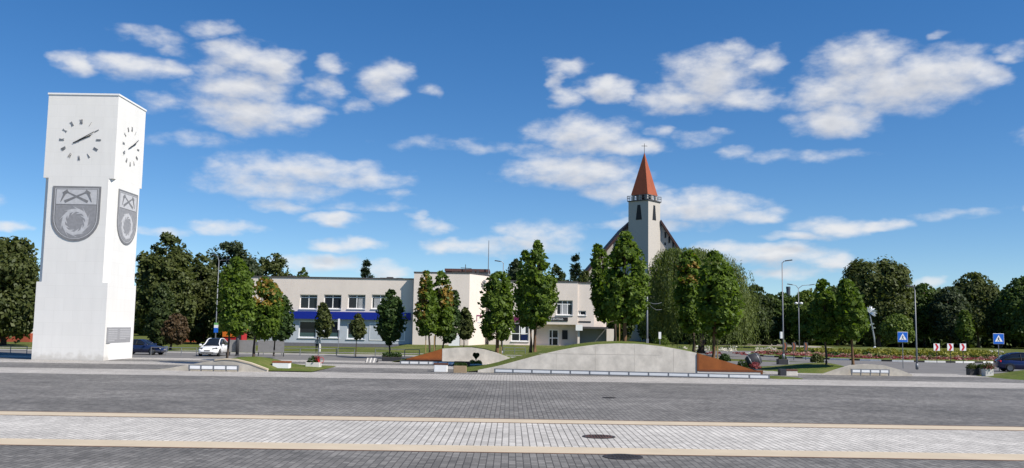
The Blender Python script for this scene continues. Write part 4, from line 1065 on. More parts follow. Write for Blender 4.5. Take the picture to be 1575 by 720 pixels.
tree('birch_tree', 'thin airy tree with a white trunk in front of the ground floor windows', [(466,492,496),(474,487,502),(486,484,508),(500,482,511),(510,484,510),(518,489,503)], (491,541), 100, 'leaf_bg', seed=14, n=1500, trunk=.13, bark='birch', size=.17, group=GP)
tree('maple_tree', 'smallest sapling with a thin stem, in front of the third ground floor window', [(484,545,552),(492,540,557),(503,537,561),(512,538,562),(518,542,558),(522,545,552)], (547,548), 92, 'leaf_bg', seed=15, n=1500, trunk=.05, size=.15, group=GP)
tree('maple_tree', 'dark oval tree standing alone before the right end of the blue fascia', [(447,596,602),(456,590,608),(466,584,616),(478,579,620),(492,577,622),(506,577,620),(516,583,615),(524,590,608),(529,595,602)], (599,546), 88, 'leaf_dark', seed=16, n=6500, trunk=.10, size=.18, group=GP)
tree('maple_tree', 'browning two-tone tree, leftmost of the trio above the rusty triangle', [(418,648,656),(428,645,660),(445,642,664),(462,640,668),(480,637,670),(497,638,672),(508,640,670),(516,646,666)], (661,544), 86, seed=17, brown=(.25, 1.0, -1), n=5200, trunk=.10, stakes=2, group=GP)
tree('maple_tree', 'tall green tree, middle of the trio above the rusty triangle', [(419,670,680),(430,667,688),(450,662,692),(470,660,694),(490,660,696),(505,662,694),(516,668,688)], (668,545), 88, seed=18, n=5200, brown=(.45, .8, 1), trunk=.07, group=GP)
tree('maple_tree', 'darker lower tree, rightmost of the trio above the rusty triangle', [(448,693,700),(460,686,704),(478,682,706),(498,674,705),(512,672,702),(522,678,698),(527,683,692)], (681,541), 91, 'leaf_dark', seed=19, n=4200, trunk=.09, group=GP)
tree('maple_tree', 'small bluish green tree before the plain middle block', [(474,712,717),(482,706,722),(495,702,728),(508,700,730),(517,705,726),(522,711,720)], (713,537), 96, 'leaf_bg', seed=20, n=2600, trunk=.06, size=.16, group=GP)
tree('maple_tree', 'full green tree standing on the crest behind the smaller concrete wall', [(419,762,772),(426,752,782),(440,744,786),(462,738,790),(485,737,791),(503,741,790),(514,742,786),(522,750,775)], (764,545), 80, seed=21, n=7500, trunk=.17, bark='bark_warm', stakes=1, group=GP)
tree('maple_tree', 'slender tree half hidden behind the tallest pointed tree', [(386,802,808),(396,800,812),(412,796,820),(435,791,830),(460,789,835),(482,790,835),(496,796,830),(504,804,824)], (816,540), 73.2, seed=22, n=5500, trunk=.12, bark='bark_warm', group=GP)
tree('maple_tree', 'tallest pointed green tree on the left slope of the big mound', [(372,821,827),(382,817,832),(396,811,838),(415,806,846),(436,804,854),(456,803,857),(474,803,853),(490,806,845),(500,812,836),(506,818,830)], (823,543), 70.5, seed=23, n=7500, trunk=.14, bark='bark_warm', group=GP)
tree('maple_tree', 'narrow tree with a flat top on the crest, left of the church', [(378,914,924),(390,910,932),(415,908,936),(440,909,942),(462,910,946),(482,914,948),(495,922,946)], (946,529), 73, seed=24, n=5200, trunk=.12, stakes=1, group=GP)
tree('maple_tree', 'big dense tree on the crest of the mound, in front of the church', [(357,957,966),(368,950,973),(384,944,984),(405,934,992),(430,928,996),(455,924,998),(475,926,996),(488,936,990),(498,948,978)], (960,529), 69.5, seed=25, n=9500, trunk=.15, bark='bark_warm', group=GP)
tree('maple_tree', 'tree with browning upper leaves in front of the willow', [(387,1056,1066),(396,1047,1074),(420,1040,1080),(450,1038,1084),(478,1040,1086),(500,1046,1084),(512,1054,1076)], (1067,540), 76, seed=26, n=6200, brown=(.6, 1.0, 0), trunk=.12, group=GP)
tree('maple_tree', 'bright green tree with an orange-brown trunk above the right rusty triangle', [(386,1096,1104),(395,1088,1112),(412,1080,1124),(432,1074,1132),(456,1072,1140),(480,1074,1140),(500,1078,1132),(511,1086,1120),(518,1094,1108)], (1097,553), 68.5, seed=27, n=9000, trunk=.13, bark='bark_warm', stakes=1, group=GP)
tree('maple_tree', 'slim tree on the right grass mound, left one of the slim pair', [(431,1263,1273),(442,1257,1279),(460,1254,1286),(485,1251,1291),(508,1250,1293),(520,1254,1288),(528,1262,1280)], (1271,559), 75, seed=28, n=5500, trunk=.10, group=GP)
tree('maple_tree', 'slim tree beside the silver sculpture, right one of the slim pair', [(432,1296,1308),(442,1292,1318),(460,1290,1328),(482,1289,1334),(502,1290,1336),(514,1294,1330),(524,1302,1320)], (1312,561), 73, seed=29, n=5800, trunk=.11, bark='bark_warm', group=GP)

# willow: hanging strands over an uneven dome
def willow(label, rows, base, Y, seed):
    rng = np.random.default_rng(seed); s = Y/F; bp = P(base[0], base[1], Y)
    t = thing('willow_tree', label, 'tree', (bp.x, Y, bp.z))
    zz = np.array([(base[1]-r[0])*s for r in rows])[::-1]; cx = np.array([((r[1]+r[2])/2-base[0])*s for r in rows])[::-1]; rr = np.array([(r[2]-r[1])/2*s for r in rows])[::-1]
    H = zz[-1]; P_, N_, S_, H_ = [], [], [], []
    for k in range(3000):
        z = H * (1 - rng.uniform(0, 1) ** 1.3 * .68); r = float(np.interp(z, zz, rr)); c = float(np.interp(z, zz, cx))
        a = rng.uniform(0, 2*PI); lump = 1 + .12*math.sin(5*a + z*.8) + .08*math.sin(11*a)
        q = r * rng.uniform(.70, 1.02) * lump
        p = np.array([c + q*math.cos(a), q*math.sin(a)*.8, z]); L = rng.uniform(1.4, 4.8); m_ = int(L / .21)
        ou = np.array([math.cos(a), math.sin(a), 0.])
        for j in range(m_):
            u = j / m_
            pt = p + ou*(.5*math.sin(u*1.4) - .1) + np.array([0, 0, .25*math.sin(u*PI) - u*L]) + rng.normal(0, .11, 3)
            if pt[2] < .4: break
            P_.append(pt); nn = ou*.8 + rng.normal(0, .55, 3); N_.append(nn/np.linalg.norm(nn))
            S_.append(rng.uniform(.12, .24)); hv = np.array([0, 0, 1.]) + rng.normal(0, .3, 3)
            H_.append(np.cross(nn, hv))
    v = leaf_arrays(np.array(P_), np.array(N_), np.array(S_), rng, .42, np.array(H_))
    leaf_mesh('crown', v, ['leaf_willow'], None, t)
    tb = MB(); tb.tube([(0,0,-.2),(.1,0,1.2),(-.2,.2,3.5),(0,0,H*.6)], [.6,.48,.4,.2], 10)
    for k in range(12):
        a = 2*PI*k/12 + .3; r = 4.2 + rng.uniform(-.6, 1.6)
        tb.tube([(-.1,.1,2.5 + k*.12), (r*.45*math.cos(a), r*.45*math.sin(a), H*.55), (r*math.cos(a), r*math.sin(a)*.8, H*.74)], [.25,.16,.06], 6)
    tb.build('trunk', 'bark', t, smooth=True)
willow('big weeping willow with hanging pale green branches beside the church', [(384,1030,1080),(390,1012,1105),(400,1003,1130),(415,997,1146),(435,994,1156),(460,992,1161),(490,992,1162),(520,996,1158),(532,1004,1150)], (1078, 541), 112, 31)

GB = 'trees in the park behind the plaza'
BT = [
 ('broad park tree at the left edge of the picture, left of the clock tower', dome(366,520,-75,57,10), (5,531), 112, 'leaf_bg', 9000, .30, .35, 0),
 ('tall loose-crowned tree right behind the clock tower', dome(365,515,204,292,256), (250,533), 128, 'leaf_bg', 8000, .30, .3, 0),
 ('dark low-branched tree behind the blue car', dome(440,529,226,268,246), (246,536), 108, 'leaf_bg_dark', 4200, .24, .2, 0),
 ('reddish bushy small tree left of the white car', dome(483,528,252,287,270), (262,536), 104, 'leaf_red', 3000, .20, .12, 0),
 ('wide dark tree behind the double street lamp, its top the highest of the left grove', dome(374,518,290,402,345), (342,532), 150, 'leaf_bg_dark', 9000, .32, .35, 0),
 ('mid green tree between the clock tower and the double street lamp', dome(395,525,270,338,305), (304,532), 138, 'leaf_bg', 6000, .28, .25, 0),
 ('dark round tree behind the white car', dome(420,525,318,372,340), (344,532), 132, 'leaf_bg_dark', 5000, .26, .25, 0),
 ('pale-topped tree rising behind the left end of the flat roof', dome(391,505,378,446,420), (414,525), 185, 'leaf_bg', 8000, .32, .25, 0),
 ('low treetop peeping over the roof left of the fir', dome(416,470,448,474,462), (462,522), 190, 'leaf_bg_dark', 1800, .26, .15, 0),
 ('treetop behind the roof right of the middle block, left of the tallest pointed tree', dome(401,500,772,814,792), (795,520), 180, 'leaf_bg', 5000, .30, .22, 0),
 ('round treetop behind the roof right of the tallest pointed tree', dome(410,500,838,876,855), (858,520), 185, 'leaf_bg_dark', 4500, .30, .2, 0),
 ('dark tree behind the church side of the roof, at the foot of the church gable', dome(418,505,880,916,900), (900,520), 175, 'leaf_bg_dark', 3500, .28, .2, 0),
 ('dark tree behind the right side of the willow', dome(440,520,1138,1190,1160), (1163,529), 168, 'leaf_bg_dark', 6500, .30, .25, 0),
 ('dark rounded tree behind the tall single street lamp', dome(452,520,1174,1232,1205), (1203,529), 172, 'leaf_bg_dark', 6000, .30, .25, 0),
 ('yellow-green tree behind the double-armed street lamp', dome(448,520,1212,1268,1242), (1240,530), 165, 'leaf_light', 5500, .28, .22, 0),
 ('dark tree behind the slim pair of trees', dome(444,520,1256,1318,1290), (1288,531), 170, 'leaf_bg_dark', 6000, .30, .25, 0),
 ('tallest dark park tree with three tops, behind the silver sculpture', [(405,1322,1338),(410,1314,1388),(418,1310,1396),(440,1304,1401),(470,1304,1402),(495,1310,1398),(515,1325,1385)], (1352,532), 158, 'leaf_bg_dark', 9500, .32, .35, 0),
 ('bright green tree in front of the tallest dark park tree', dome(484,526,1358,1404,1382), (1383,534), 140, 'leaf_light', 3200, .24, .15, 0),
 ('grey-green tree behind the bent street lamp', dome(437,520,1394,1450,1424), (1422,532), 165, 'leaf_bg', 5500, .30, .25, 0),
 ('dark dense tree behind the three red chevron signs', dome(442,520,1434,1492,1464), (1462,533), 160, 'leaf_bg_dark', 6500, .30, .25, 0),
 ('high feathery tree right of the three red chevron signs', dome(420,515,1462,1540,1502), (1505,534), 172, 'leaf_bg', 8000, .32, .3, 0),
 ('light green young tree under the feathery tree', dome(478,522,1473,1498,1485), (1485,535), 146, 'leaf_light', 1800, .22, .12, 0),
 ('dark tree behind the right zebra crossing sign', dome(455,522,1518,1560,1540), (1538,535), 155, 'leaf_bg_dark', 5000, .28, .25, 0),
 ('broad dark tree at the right edge of the picture', dome(430,520,1540,1625,1580), (1583,536), 150, 'leaf_bg_dark', 8500, .32, .32, 0),
]
for i, (lab, rows, base, Y, lf, n, sz, tr, _) in enumerate(BT):
    if lf in ('leaf_bg', 'leaf_bg_dark'): lf = (lf, 'leaf_olive', lf, 'leaf_fresh', 'leaf_blue')[i % 5]
    tree('park_tree', lab, rows, base, Y, lf, int(n*1.75), sz*.86, tr, seed=100+i, group=GB, shag=.19, lobe_r=(.22, .46), lobes=110, ragged=.12)
# conifers behind the roof
def conifer(label, top, bot, xl, xr, base, Y, seed, gap=.12):
    rng = np.random.default_rng(seed); s = Y/F; bp = P(base[0], base[1], Y)
    t = thing('pine_tree', label, 'tree', (bp.x, Y, bp.z), 0, GB)
    H = (base[1]-top)*s; z0 = (base[1]-bot)*s; W = (xr-xl)/2*s; P_, N_ = [], []
    for k in range(64):
        u = rng.uniform(0, 1); z = z0 + (H-z0)*u; L = W*(1-u)**.8*rng.uniform(.7, 1.1) + .3; a = rng.uniform(0, 2*PI)
        c = 55; q = rng.uniform(.1, 1, c)**.7
        p = np.stack([q*L*np.cos(a), q*L*np.sin(a), z + .35*q*L*.5 - .25*(q*L)**2/ max(W, 1)], 1) + rng.normal(0, .22, (c, 3))
        P_.append(p); N_.append(unit(rng, c)*.7 + np.array([0, 0, .6]))
    pos = np.concatenate(P_); nr = np.concatenate(N_); nr /= np.linalg.norm(nr, axis=1, keepdims=True)
    leaf_mesh('crown', leaf_arrays(pos, nr, .3*rng.uniform(.6, 1.3, len(pos)), rng, .6), ['needle'], None, t)
    MB().tube([(0,0,-.2),(0,0,H*.5),(0,0,H*.97)], [.28,.16,.04], 8).build('trunk', 'bark', t, smooth=True)
conifer('dark fir rising behind the roof above the blue fascia', 403, 500, 538, 582, (560,522), 185, 41)
conifer('feathery pine rising behind the roof beside the church gable', 394, 500, 864, 906, (885,520), 180, 42)
# far wood that closes the view behind the park
rng = np.random.default_rng(77); pos = []; 
for k in range(230):
    px_ = rng.uniform(-220, 1800)
    if 395 < px_ < 905: continue
    Y = rng.uniform(195, 250); b = G(px_, 520); x = P(px_, 520, Y).x
    h = rng.uniform(9, 13.5); 
    c = 520; d = unit(rng, c); p = np.array([x, Y, h*.48]) + d*np.array([4.4, 3.5, h*.52])*(1-np.abs(rng.normal(0, .2, c)))[:, None]
    pos.append(p)
pos = np.concatenate(pos); nr = unit(rng, len(pos)) + np.array([0, -.3, .4]); nr /= np.linalg.norm(nr, axis=1, keepdims=True)
o = leaf_mesh('woods', leaf_arrays(pos, nr, .78*rng.uniform(.6, 1.3, len(pos)), rng), ['leaf_bg_dark'])
tag(o, 'far dark wood closing the view behind the park trees', 'wood', kind='stuff')
# dark undergrowth between the park trunks
def clumps(name, label, cat, centers, mat, per, size, rad, flatz=.6, kind='stuff', seed=5):
    rng = np.random.default_rng(seed); pos = []
    for c in centers:
        d = unit(rng, per); d[:, 2] = np.abs(d[:, 2]); pos.append(np.array(c) + d*np.array([rad, rad, rad*flatz])*rng.uniform(.6, 1.1, (per, 1)))
    pos = np.concatenate(pos); nr = unit(rng, len(pos)) + np.array([0, 0, .7]); nr /= np.linalg.norm(nr, axis=1, keepdims=True)
    o = leaf_mesh(name, leaf_arrays(pos, nr, size*rng.uniform(.6, 1.3, len(pos)), rng), [mat] if isinstance(mat, str) else mat)
    return tag(o, label, cat, kind=kind)
def ringpts(r0, r1, a0, a1, n, seed):
    g = np.random.default_rng(seed); r = g.uniform(r0, r1, n); a = g.uniform(a0, a1, n)
    return [(ICX + q*math.cos(t), ICY + q*math.sin(t), island_z(q) - .02) for q, t in zip(r, a)]
A0, A1 = R(165), R(375)
clumps('flowers', 'band of red bedding flowers along the front edge of the roundabout island', 'flowers', ringpts(14.6, 15.9, A0, A1, 420, 1), 'flower_red', 22, .09, .28, seed=51)
clumps('flowers', 'pale pink flower band behind the red flowers on the roundabout', 'flowers', ringpts(13.2, 16.1, A0, A1, 300, 2), 'flower_pink', 18, .09, .3, seed=52)
clumps('foliage', 'yellow-green low shrubs covering the slope of the roundabout', 'ground cover', ringpts(9.0, 13.4, R(190), R(350), 120, 3), 'flower_yellow', 55, .13, .72, seed=53)
clumps('foliage', 'dark green gaps of low planting among the yellow shrubs', 'ground cover', ringpts(9.5, 15.5, R(185), R(355), 120, 4), 'leaf_dark', 30, .12, .45, seed=54)
g = np.random.default_rng(9)
ctr = []
for x0, x1, n in ((1046,1056,5),(1072,1092,20),(1108,1132,24),(1160,1196,20)):
    for k in range(n):
        q = G(g.uniform(x0, x1), g.uniform(541, 546)); ctr.append((q.x, q.y, .25 + g.uniform(0, .5)))
for k in range(14):
    q = G(g.uniform(1508, 1545), g.uniform(549, 556)); ctr.append((q.x, q.y, .3 + g.uniform(0, .6)))
clumps('flowers', 'white and pale flower clumps on the lawn below the willow', 'flowers', ctr, 'flower_white', 14, .12, .32, seed=55)
ctr = []
for k in range(26):
    q = G(g.uniform(1085, 1195), g.uniform(543, 547)); ctr.append((q.x, q.y, .1))
clumps('flowers', 'scattered red flowers on the lawn below the willow', 'flowers', ctr, 'flower_red', 12, .12, .28, seed=56)

# ------------------------------------------------------------------ street lamps, poles, signs
def lamp(label, base, top, Y, kind='single', arm=(12, 0), box=None):
    s = Y/F; b = P(base[0], base[1], Y); tp = P(top[0], top[1], Y); H = tp.z - b.z
    t = thing('street_lamp', label, 'street lamp', b, 0, 'street lamps')
    MB().tube([(0,0,-.05),(0,0,H*.3),(0,0,H)], [.085,.066,.042], 8).build('pole', 'pole', t, smooth=True)
    MB().tube([(0,0,0),(0,0,.45)], [.13,.11], 8).build('base', 'pole', t, smooth=True)
    for dx, dz in arm:
        ax, az = dx*s, dz*s
        MB().tube([(0,0,H-.06),(ax*.3,0,H+az*.8),(ax*.85,0,H+az)], .04, 6).build('arm', 'pole', t)
        h = MB().bbox(-.33,.33,-.12,.12,-.04,.06,.03); sg = 1 if ax > 0 else -1
        h.xform(Matrix.Translation((ax, 0, H+az+.02)) @ Matrix.Rotation(-sg*R(8), 4, 'Y')).build('lamp_head', 'pole_dark', t)
    if box:
        zz = (base[1]-box)*s; MB().box(-.28,-.09,-.14,.14,zz-.3,zz+.3).build('box', 'white_paint', t)
    return t
lamp('tall thin street lamp with one short arm, standing by the square white planter', (1205,552), (1203.5,404), 84, arm=((10,3),), box=516)
l_ = lamp('double-armed street lamp at the edge of the roundabout lawn', (1229.5,543), (1228,443), 118, arm=((-13,5),(21,5)))
for dx in (-.35, .3): MB().lathe([(.01,-.2),(.2,-.12),(.22,.05),(.02,.12)], 10).xform(Matrix.Translation((dx, -.1, (543-467)*118/F))).build('floodlight', 'white_paint', l_, smooth=True)
lamp('bent street lamp to the right of the left zebra crossing sign', (1410.5,567.5), (1407.5,446), 76, arm=((-7,5),))
lamp('street lamp rising behind the tree on the smaller concrete wall', (772,546), (770.5,404), 102, arm=((-9,2),))
lamp('double street lamp above the left tree grove, behind the white car', (330,546), (330.5,401), 103, arm=((-8,8),(11,1)))
b = P(995.5, 531, 92); t = thing('utility_pole', 'slim grey pole carrying two cables in front of the willow', 'pole', (b.x, 92, 0))
H = P(995.5, 440, 92).z
MB().tube([(0,0,-.05),(0,0,H)], [.10,.065], 8).build('pole', 'pole', t, smooth=True)
MB().box(-.12,.12,-.22,-.12,.6,2.2).build('cabinet', 'pole', t)
for (z0, z1, sag) in ((464,463,1.0),(464,474,2.0)):
    A = P(995.5, z0, 92).z; Bz = P(1028, z1, 92).z; pts = []
    for k in range(9): u = k/8; pts.append((u*2.4, u*6, A + (Bz-A)*u - sag*.18*math.sin(PI*u)))
    MB().tube(pts, .022, 5).build('cable', 'pole', t)
def post_sign(name, label, px, py_base, py_mid, Y, w, h, rz=0, builder=None, group=None, cat='road sign', post='pole', back=False):
    b = P(px, py_base, Y); zc = P(px, py_mid, Y).z - b.z
    t = thing(name, label, cat, b, rz, group)
    MB().tube([(0,.05,-.05),(0,.05,zc + h*.4)], .035, 8).build('post', post, t)
    builder(t, zc, w, h); return t
def crossing(t, z, w, h):
    bd = MB().bbox(-w/2, w/2, 0, h, 0, .03, .012).xform(Matrix.Translation((0, 0, z - h/2)) @ FACE_FRONT).build('board', 'white_paint', t)
    MB().box(-w*.475, w*.475, -.036, -.031, z-h*.475, z+h*.475).build('blue_field', 'sign_blue', t)
    tr = MB().prism_xz([(-w*.36, z-h*.27), (w*.36, z-h*.27), (0, z+h*.36)], -.043, -.037); tr.build('white_triangle', 'white_paint', t)
    f = MB(); X = lambda *p: [(a*w, z + b*h) for a, b in p]
    f.prism_xz(X((-.03,.11),(-.03,.17),(.03,.17),(.03,.11)), -.047, -.044)
    f.prism_xz(X((-.06,-.06),(.04,-.06),(.06,.09),(-.02,.09)), -.048, -.0441)
    f.prism_xz(X((-.16,-.24),(-.10,-.24),(.0,-.065),(-.06,-.065)), -.047, -.044)
    f.prism_xz(X((.07,-.24),(.13,-.24),(.045,-.065),(-.02,-.065)), -.0475, -.0442)
    f.prism_xz(X((-.13,-.02),(-.10,-.03),(-.03,.07),(-.05,.085)), -.0472, -.0443)
    f.build('walking_figure', 'sign_black', t)
post_sign('crossing_sign', 'blue pedestrian crossing sign on a grey post beside the bent street lamp', 1389.5, 566, 518.5, 79, .87, .87, 0, crossing, 'pedestrian crossing signs')
post_sign('crossing_sign', 'blue pedestrian crossing sign rising behind the planters near the dark car', 1537.5, 570, 521.2, 80, .93, .90, 0, crossing, 'pedestrian crossing signs')
def chevron(t, z, w, h):
    MB().box(-w/2, w/2, 0, .03, z-h/2, z+h/2).build('board', 'white_paint', t)
    f = MB()
    for o in (-.30,):
        f.prism_xz([((o)*w, z-h*.46), ((o+.34)*w, z-h*.46), ((o+.62)*w, z), ((o+.28)*w, z)], -.008, -.002)
        f.prism_xz([((o+.28)*w, z+.001), ((o+.62)*w, z+.001), ((o+.34)*w, z+h*.46), ((o)*w, z+h*.46)], -.0085, -.0021)
    f.build('red_chevron', 'sign_red', t)
for px_, lab in ((1441.5,'red and white chevron sign nearest the bent street lamp'),(1462.5,'middle one of the three bright red chevron signs'),(1482,'red and white chevron sign farthest right of the bright three')):
    post_sign('chevron_sign', lab, px_, 558-.2, 534, 100.0, .66, .76, 0, chevron, 'chevron signs on the roundabout', post='pole_dark')
def chevron_shade_tone(t, z, w, h):  # same sign seen in shade: the shade is put into darker board and chevron colours
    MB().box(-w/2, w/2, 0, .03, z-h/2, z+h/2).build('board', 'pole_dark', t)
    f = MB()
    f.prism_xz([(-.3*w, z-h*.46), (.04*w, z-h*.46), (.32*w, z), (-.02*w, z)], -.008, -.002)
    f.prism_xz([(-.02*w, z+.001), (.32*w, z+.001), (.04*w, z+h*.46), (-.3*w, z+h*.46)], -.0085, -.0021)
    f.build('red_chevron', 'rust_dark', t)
for px_, lab in ((1208,'chevron sign just right of the tall single lamp'),(1221.5,'chevron sign between the two street lamps of the roundabout'),(1240,'chevron sign just right of the double-armed lamp')):
    post_sign('chevron_sign', 'shade-coloured ' + lab, px_, 553, 533, 101, .7, .85, R(38), chevron_shade_tone, 'chevron signs on the roundabout', post='pole_dark')
def busstop(t, z, w, h):
    MB().box(-w/2, w/2, 0, .05, z-h/2, z-h*.02).build('blue_panel', 'sign_blue', t)
    MB().box(-w/2, w/2, .001, .049, z-h*.018, z+h*.28).build('pale_panel', 'white_paint', t)
    MB().box(-w/2, w/2, 0, .05, z+h*.282, z+h/2).build('green_panel', 'sign_green', t)
post_sign('bus_stop_sign', 'blue white and green bus stop sign behind the white car', 330.2, 547, 504, 95, .42, 1.0, 0, busstop, cat='sign')
def whiteboard(t, z, w, h): MB().box(-w/2, w/2, 0, .04, z-h/2, z+h/2).build('board', 'white_paint', t)
post_sign('narrow_sign', 'tall narrow white sign panel on a post before the ground floor windows', 519.5, 547, 499, 95, .2, 1.15, 0, whiteboard, cat='sign')
post_sign('narrow_sign', 'small pale sign on a short post under the willow', 1015, 538, 516, 96, .26, .7, 0, whiteboard, cat='sign')

# sculpture on the roundabout: leaning silver stem with a fan of blades
b = P(1345.5, 539, 116); t = thing('metal_sculpture', 'shiny silver palm-like metal sculpture on the roundabout', 'sculpture', b)
s = 116/F
def sp(px_, py_): return ((px_-1345.5)*s, 0, (539-py_)*s)
MB().tube([(0,0,-.3), sp(1345,520), sp(1342.5,505), sp(1340,490), sp(1338.5,482)], [.14,.12,.1,.08,.06], 8).build('stem', 'steel', t, smooth=True)
def blade(mb, a, b, wd, up=(0,0,1)):
    a, b = Vector(a), Vector(b); d = (b-a); nv = d.cross(Vector((0, 1, .3))).normalized()*wd; mid = a + d*.5 + Vector((0, -.1, .12))
    n2 = Vector((0, -.03, .015))
    mb.add([a, mid+nv, b, mid-nv, a+n2, mid+nv+n2, b+n2, mid-nv+n2], [(0,1,2,3),(7,6,5,4),(0,4,5,1),(1,5,6,2),(2,6,7,3),(3,7,4,0)])
g = np.random.default_rng(3)
for k, (dx, dy) in enumerate(((-6,-10),(-1,-12),(4,-11),(8,-8),(10,-4),(11,0),(9,4),(-7,-5),(3,-6),(6,5))):
    bl = MB(); A = sp(1338.5, 482); B = sp(1339+dx, 483+dy*1.0); blade(bl, A, (B[0], g.uniform(-.5, .2), B[2]), .16); fix_normals(bl.build('blade', 'silver', t))
for dx, y in ((-4,500),(4,499),(6,505),(-2,494)):
    bl = MB(); A = sp(1341, y+2); B = sp(1341+dx, y); blade(bl, A, (B[0], -.2, B[2]), .12); fix_normals(bl.build('blade', 'silver', t))
MB().lathe([(.45,-.3),(.4,.1),(.2,.25),(.1,.5)], 12).build('foot', 'silver', t, smooth=True)

# distant chimney
b = P(1213.5, 520, 420); H = P(1213.5, 441, 420).z
t = thing('chimney_stack', 'far dark blue chimney rising above the park trees', 'chimney', (b.x, 420, 0))
MB().lathe([(1.05,-1),(.9,H-1.2),(.9,H-1.1)], 14).build('shaft', 'chimney', t); MB().lathe([(.98,H-1.09),(.98,H)], 14).build('rim', 'chimney', t)

# ------------------------------------------------------------------ street furniture
def seat_bench(label, px, py, Y, L, h=.46, wood='wood', rz=0, ends='white_paint', dark_end=False):
    b = G(px, py) if Y is None else P(px, py, Y)
    t = thing('bench', label, 'bench', (b.x, b.y, max(0, b.z)), rz, 'block benches on the plaza')
    MB().bbox(-L/2, L/2, -.30, .30, 0, h - .09, .03).build('base', ends, t)
    for k in range(4):
        y = -.31 + k*.16; MB().box(-L/2 - .03, L/2 + .03, y, y + .14, h - .088, h + .02).build('slat', wood, t)
    if dark_end: MB().box(-L/2 - .035, -L/2 + .4, -.33, .33, -.0, h + .03).build('end_block', 'pole_dark', t)
    return t
seat_bench('white block bench with a red-brown seat, on the grass of the low left mound', 433, 569, None, 1.15, h=.58)
seat_bench('white block bench with a brown seat, in front of the smaller rusty triangle', 678, 571.5, None, .92, h=.56, wood='wood_dark')
seat_bench('long dark brown bench beside the heart topiary', 711, 563, None, 1.2, h=.34, wood='wood_dark', ends='wood_dark')
seat_bench('block bench with a dark end at the right foot of the big mound', 1212, 577.5, None, 1.2, h=.42, wood='wood_dark', ends='concrete', dark_end=True)
# slatted lounger
b = G(571, 557.5); t = thing('lounger', 'sloping slatted white lounger bench left of the dark planter', 'lounger', b)
for k in range(6):
    MB().box(-.40 + k*.15, -.40 + k*.15 + .1, -.35, .5, .12, .17).xform(Matrix.Rotation(R(25), 4, 'X')).build('slat', 'board_grey' if k % 2 else 'concrete_base', t)
fr = MB(); fr.box(-.45, -.38, -.3, .45, 0, .12); fr.box(.46, .53, -.3, .45, 0, .12); fr.box(-.42, -.36, .35, .42, .1, .36); fr.box(.46, .52, .35, .42, .1, .36); fr.build('frame', 'pole_dark', t)
def plant_blob(name, parent, c, r, mat, n=260, size=.06, fl=1.0, seed=3):
    g = np.random.default_rng(seed); d = unit(g, n); d[:, 2] = np.abs(d[:, 2])*fl
    pos = np.array(c) + d*r*g.uniform(.5, 1.08, (n, 1)); nr = d*.6 + unit(g, n)*.7; nr /= np.linalg.norm(nr, axis=1, keepdims=True)
    return leaf_mesh(name, leaf_arrays(pos, nr, size*g.uniform(.6, 1.3, n), g), [mat], None, parent)
def planter(label, px, py, w, d, h, mat, plant='leaf_dark', pr=.35, flowers=None, rz=0, face=None, fl=1.0, seed=1, group='planters on the plaza'):
    b = G(px, py); t = thing('planter', label, 'planter', b, rz, group)
    bx = MB(); bx.bbox(-w/2, w/2, -d/2, d/2, 0, h, .02); bx.build('box', mat, t)
    if face: MB().box(w/2 + .002, w/2 + .03, -d/2 + .02, d/2 - .02, .02, h - .02).build('side_panel', face, t)
    MB().box(-w/2 + .05, w/2 - .05, -d/2 + .05, d/2 - .05, h + .001, h + .02).build('soil', 'soil', t)
    n_ = max(1, round(w / (pr*1.6)))
    for k in range(n_):
        plant_blob('plant', t, ((k + .5)/n_*w*.9 - w*.45, 0, h), pr, plant, 300, .07, fl, seed*10+k)
    if flowers: plant_blob('blossoms', t, (w*.18, -.1, h), pr*.95, flowers, 160, .06, .8, seed+50)
    return t
planter('white box planter with a red-flowering plant, middle of the left paving', 482, 566.5, 1.0, .8, .42, 'concrete_base', 'leaf_dark', .45, None, seed=4)
t = thing('flower_stand', 'red metal cart-shaped flower stand with red blossoms on the white box planter', 'flower stand', G(482.5, 566.5) + Vector((.32, -.1, .42)))
wh = MB()
for k in range(16):
    a, b_ = 2*PI*k/16, 2*PI*(k+1)/16
    wh.tube([(.3 + .28*math.cos(a), -.1, .22 + .26*math.sin(a)), (.3 + .28*math.cos(b_), -.1, .22 + .26*math.sin(b_))], .025, 5)
wh.build('wheel', 'sign_red', t); MB().box(-.35, .12, -.05, .3, .02, .3).build('body', 'sign_red', t)
plant_blob('blossoms', t, (-.1, .1, .3), .32, 'flower_red', 160, .06, .9, 71); t.scale = (.72, .72, .8)
planter('long dark planter with a dark shrub before the dark oval tree', 603, 555.5, 1.7, .8, .36, 'pole_dark', 'leaf_dark', .40, None, seed=5, fl=1.1)
planter('tan wooden box planter at the left foot of the big mound', 707.5, 573, .88, .7, .46, 'wood_tan', 'leaf_dark', .2, None, seed=6)
planter('dark box planter with one white side at the foot of the tall single lamp', 1203.5, 560.5, .95, .8, .48, 'pole_dark', 'leaf_dark', .42, None, face='white_paint', seed=7)
planter('dark square planter with a spreading plant, left of the three by the dark car', 1495, 577, .62, .6, .5, 'pole_dark', 'leaf_bg', .42, None, seed=8)
planter('dark square planter with a low plant, middle of the three by the dark car', 1509, 577.5, .55, .6, .55, 'pole_dark', 'leaf_dark', .3, None, face='white_paint', seed=9)
planter('pale square planter with a bushy plant, right of the three by the dark car', 1519, 579, .62, .6, .58, 'concrete_base', 'leaf_bg', .48, 'flower_red', seed=10)
planter('low planter of yellow flowers at the foot of the heart topiary', 731, 561.5, 1.1, .7, .10, 'concrete', 'flower_yellow', .30, None, seed=11)
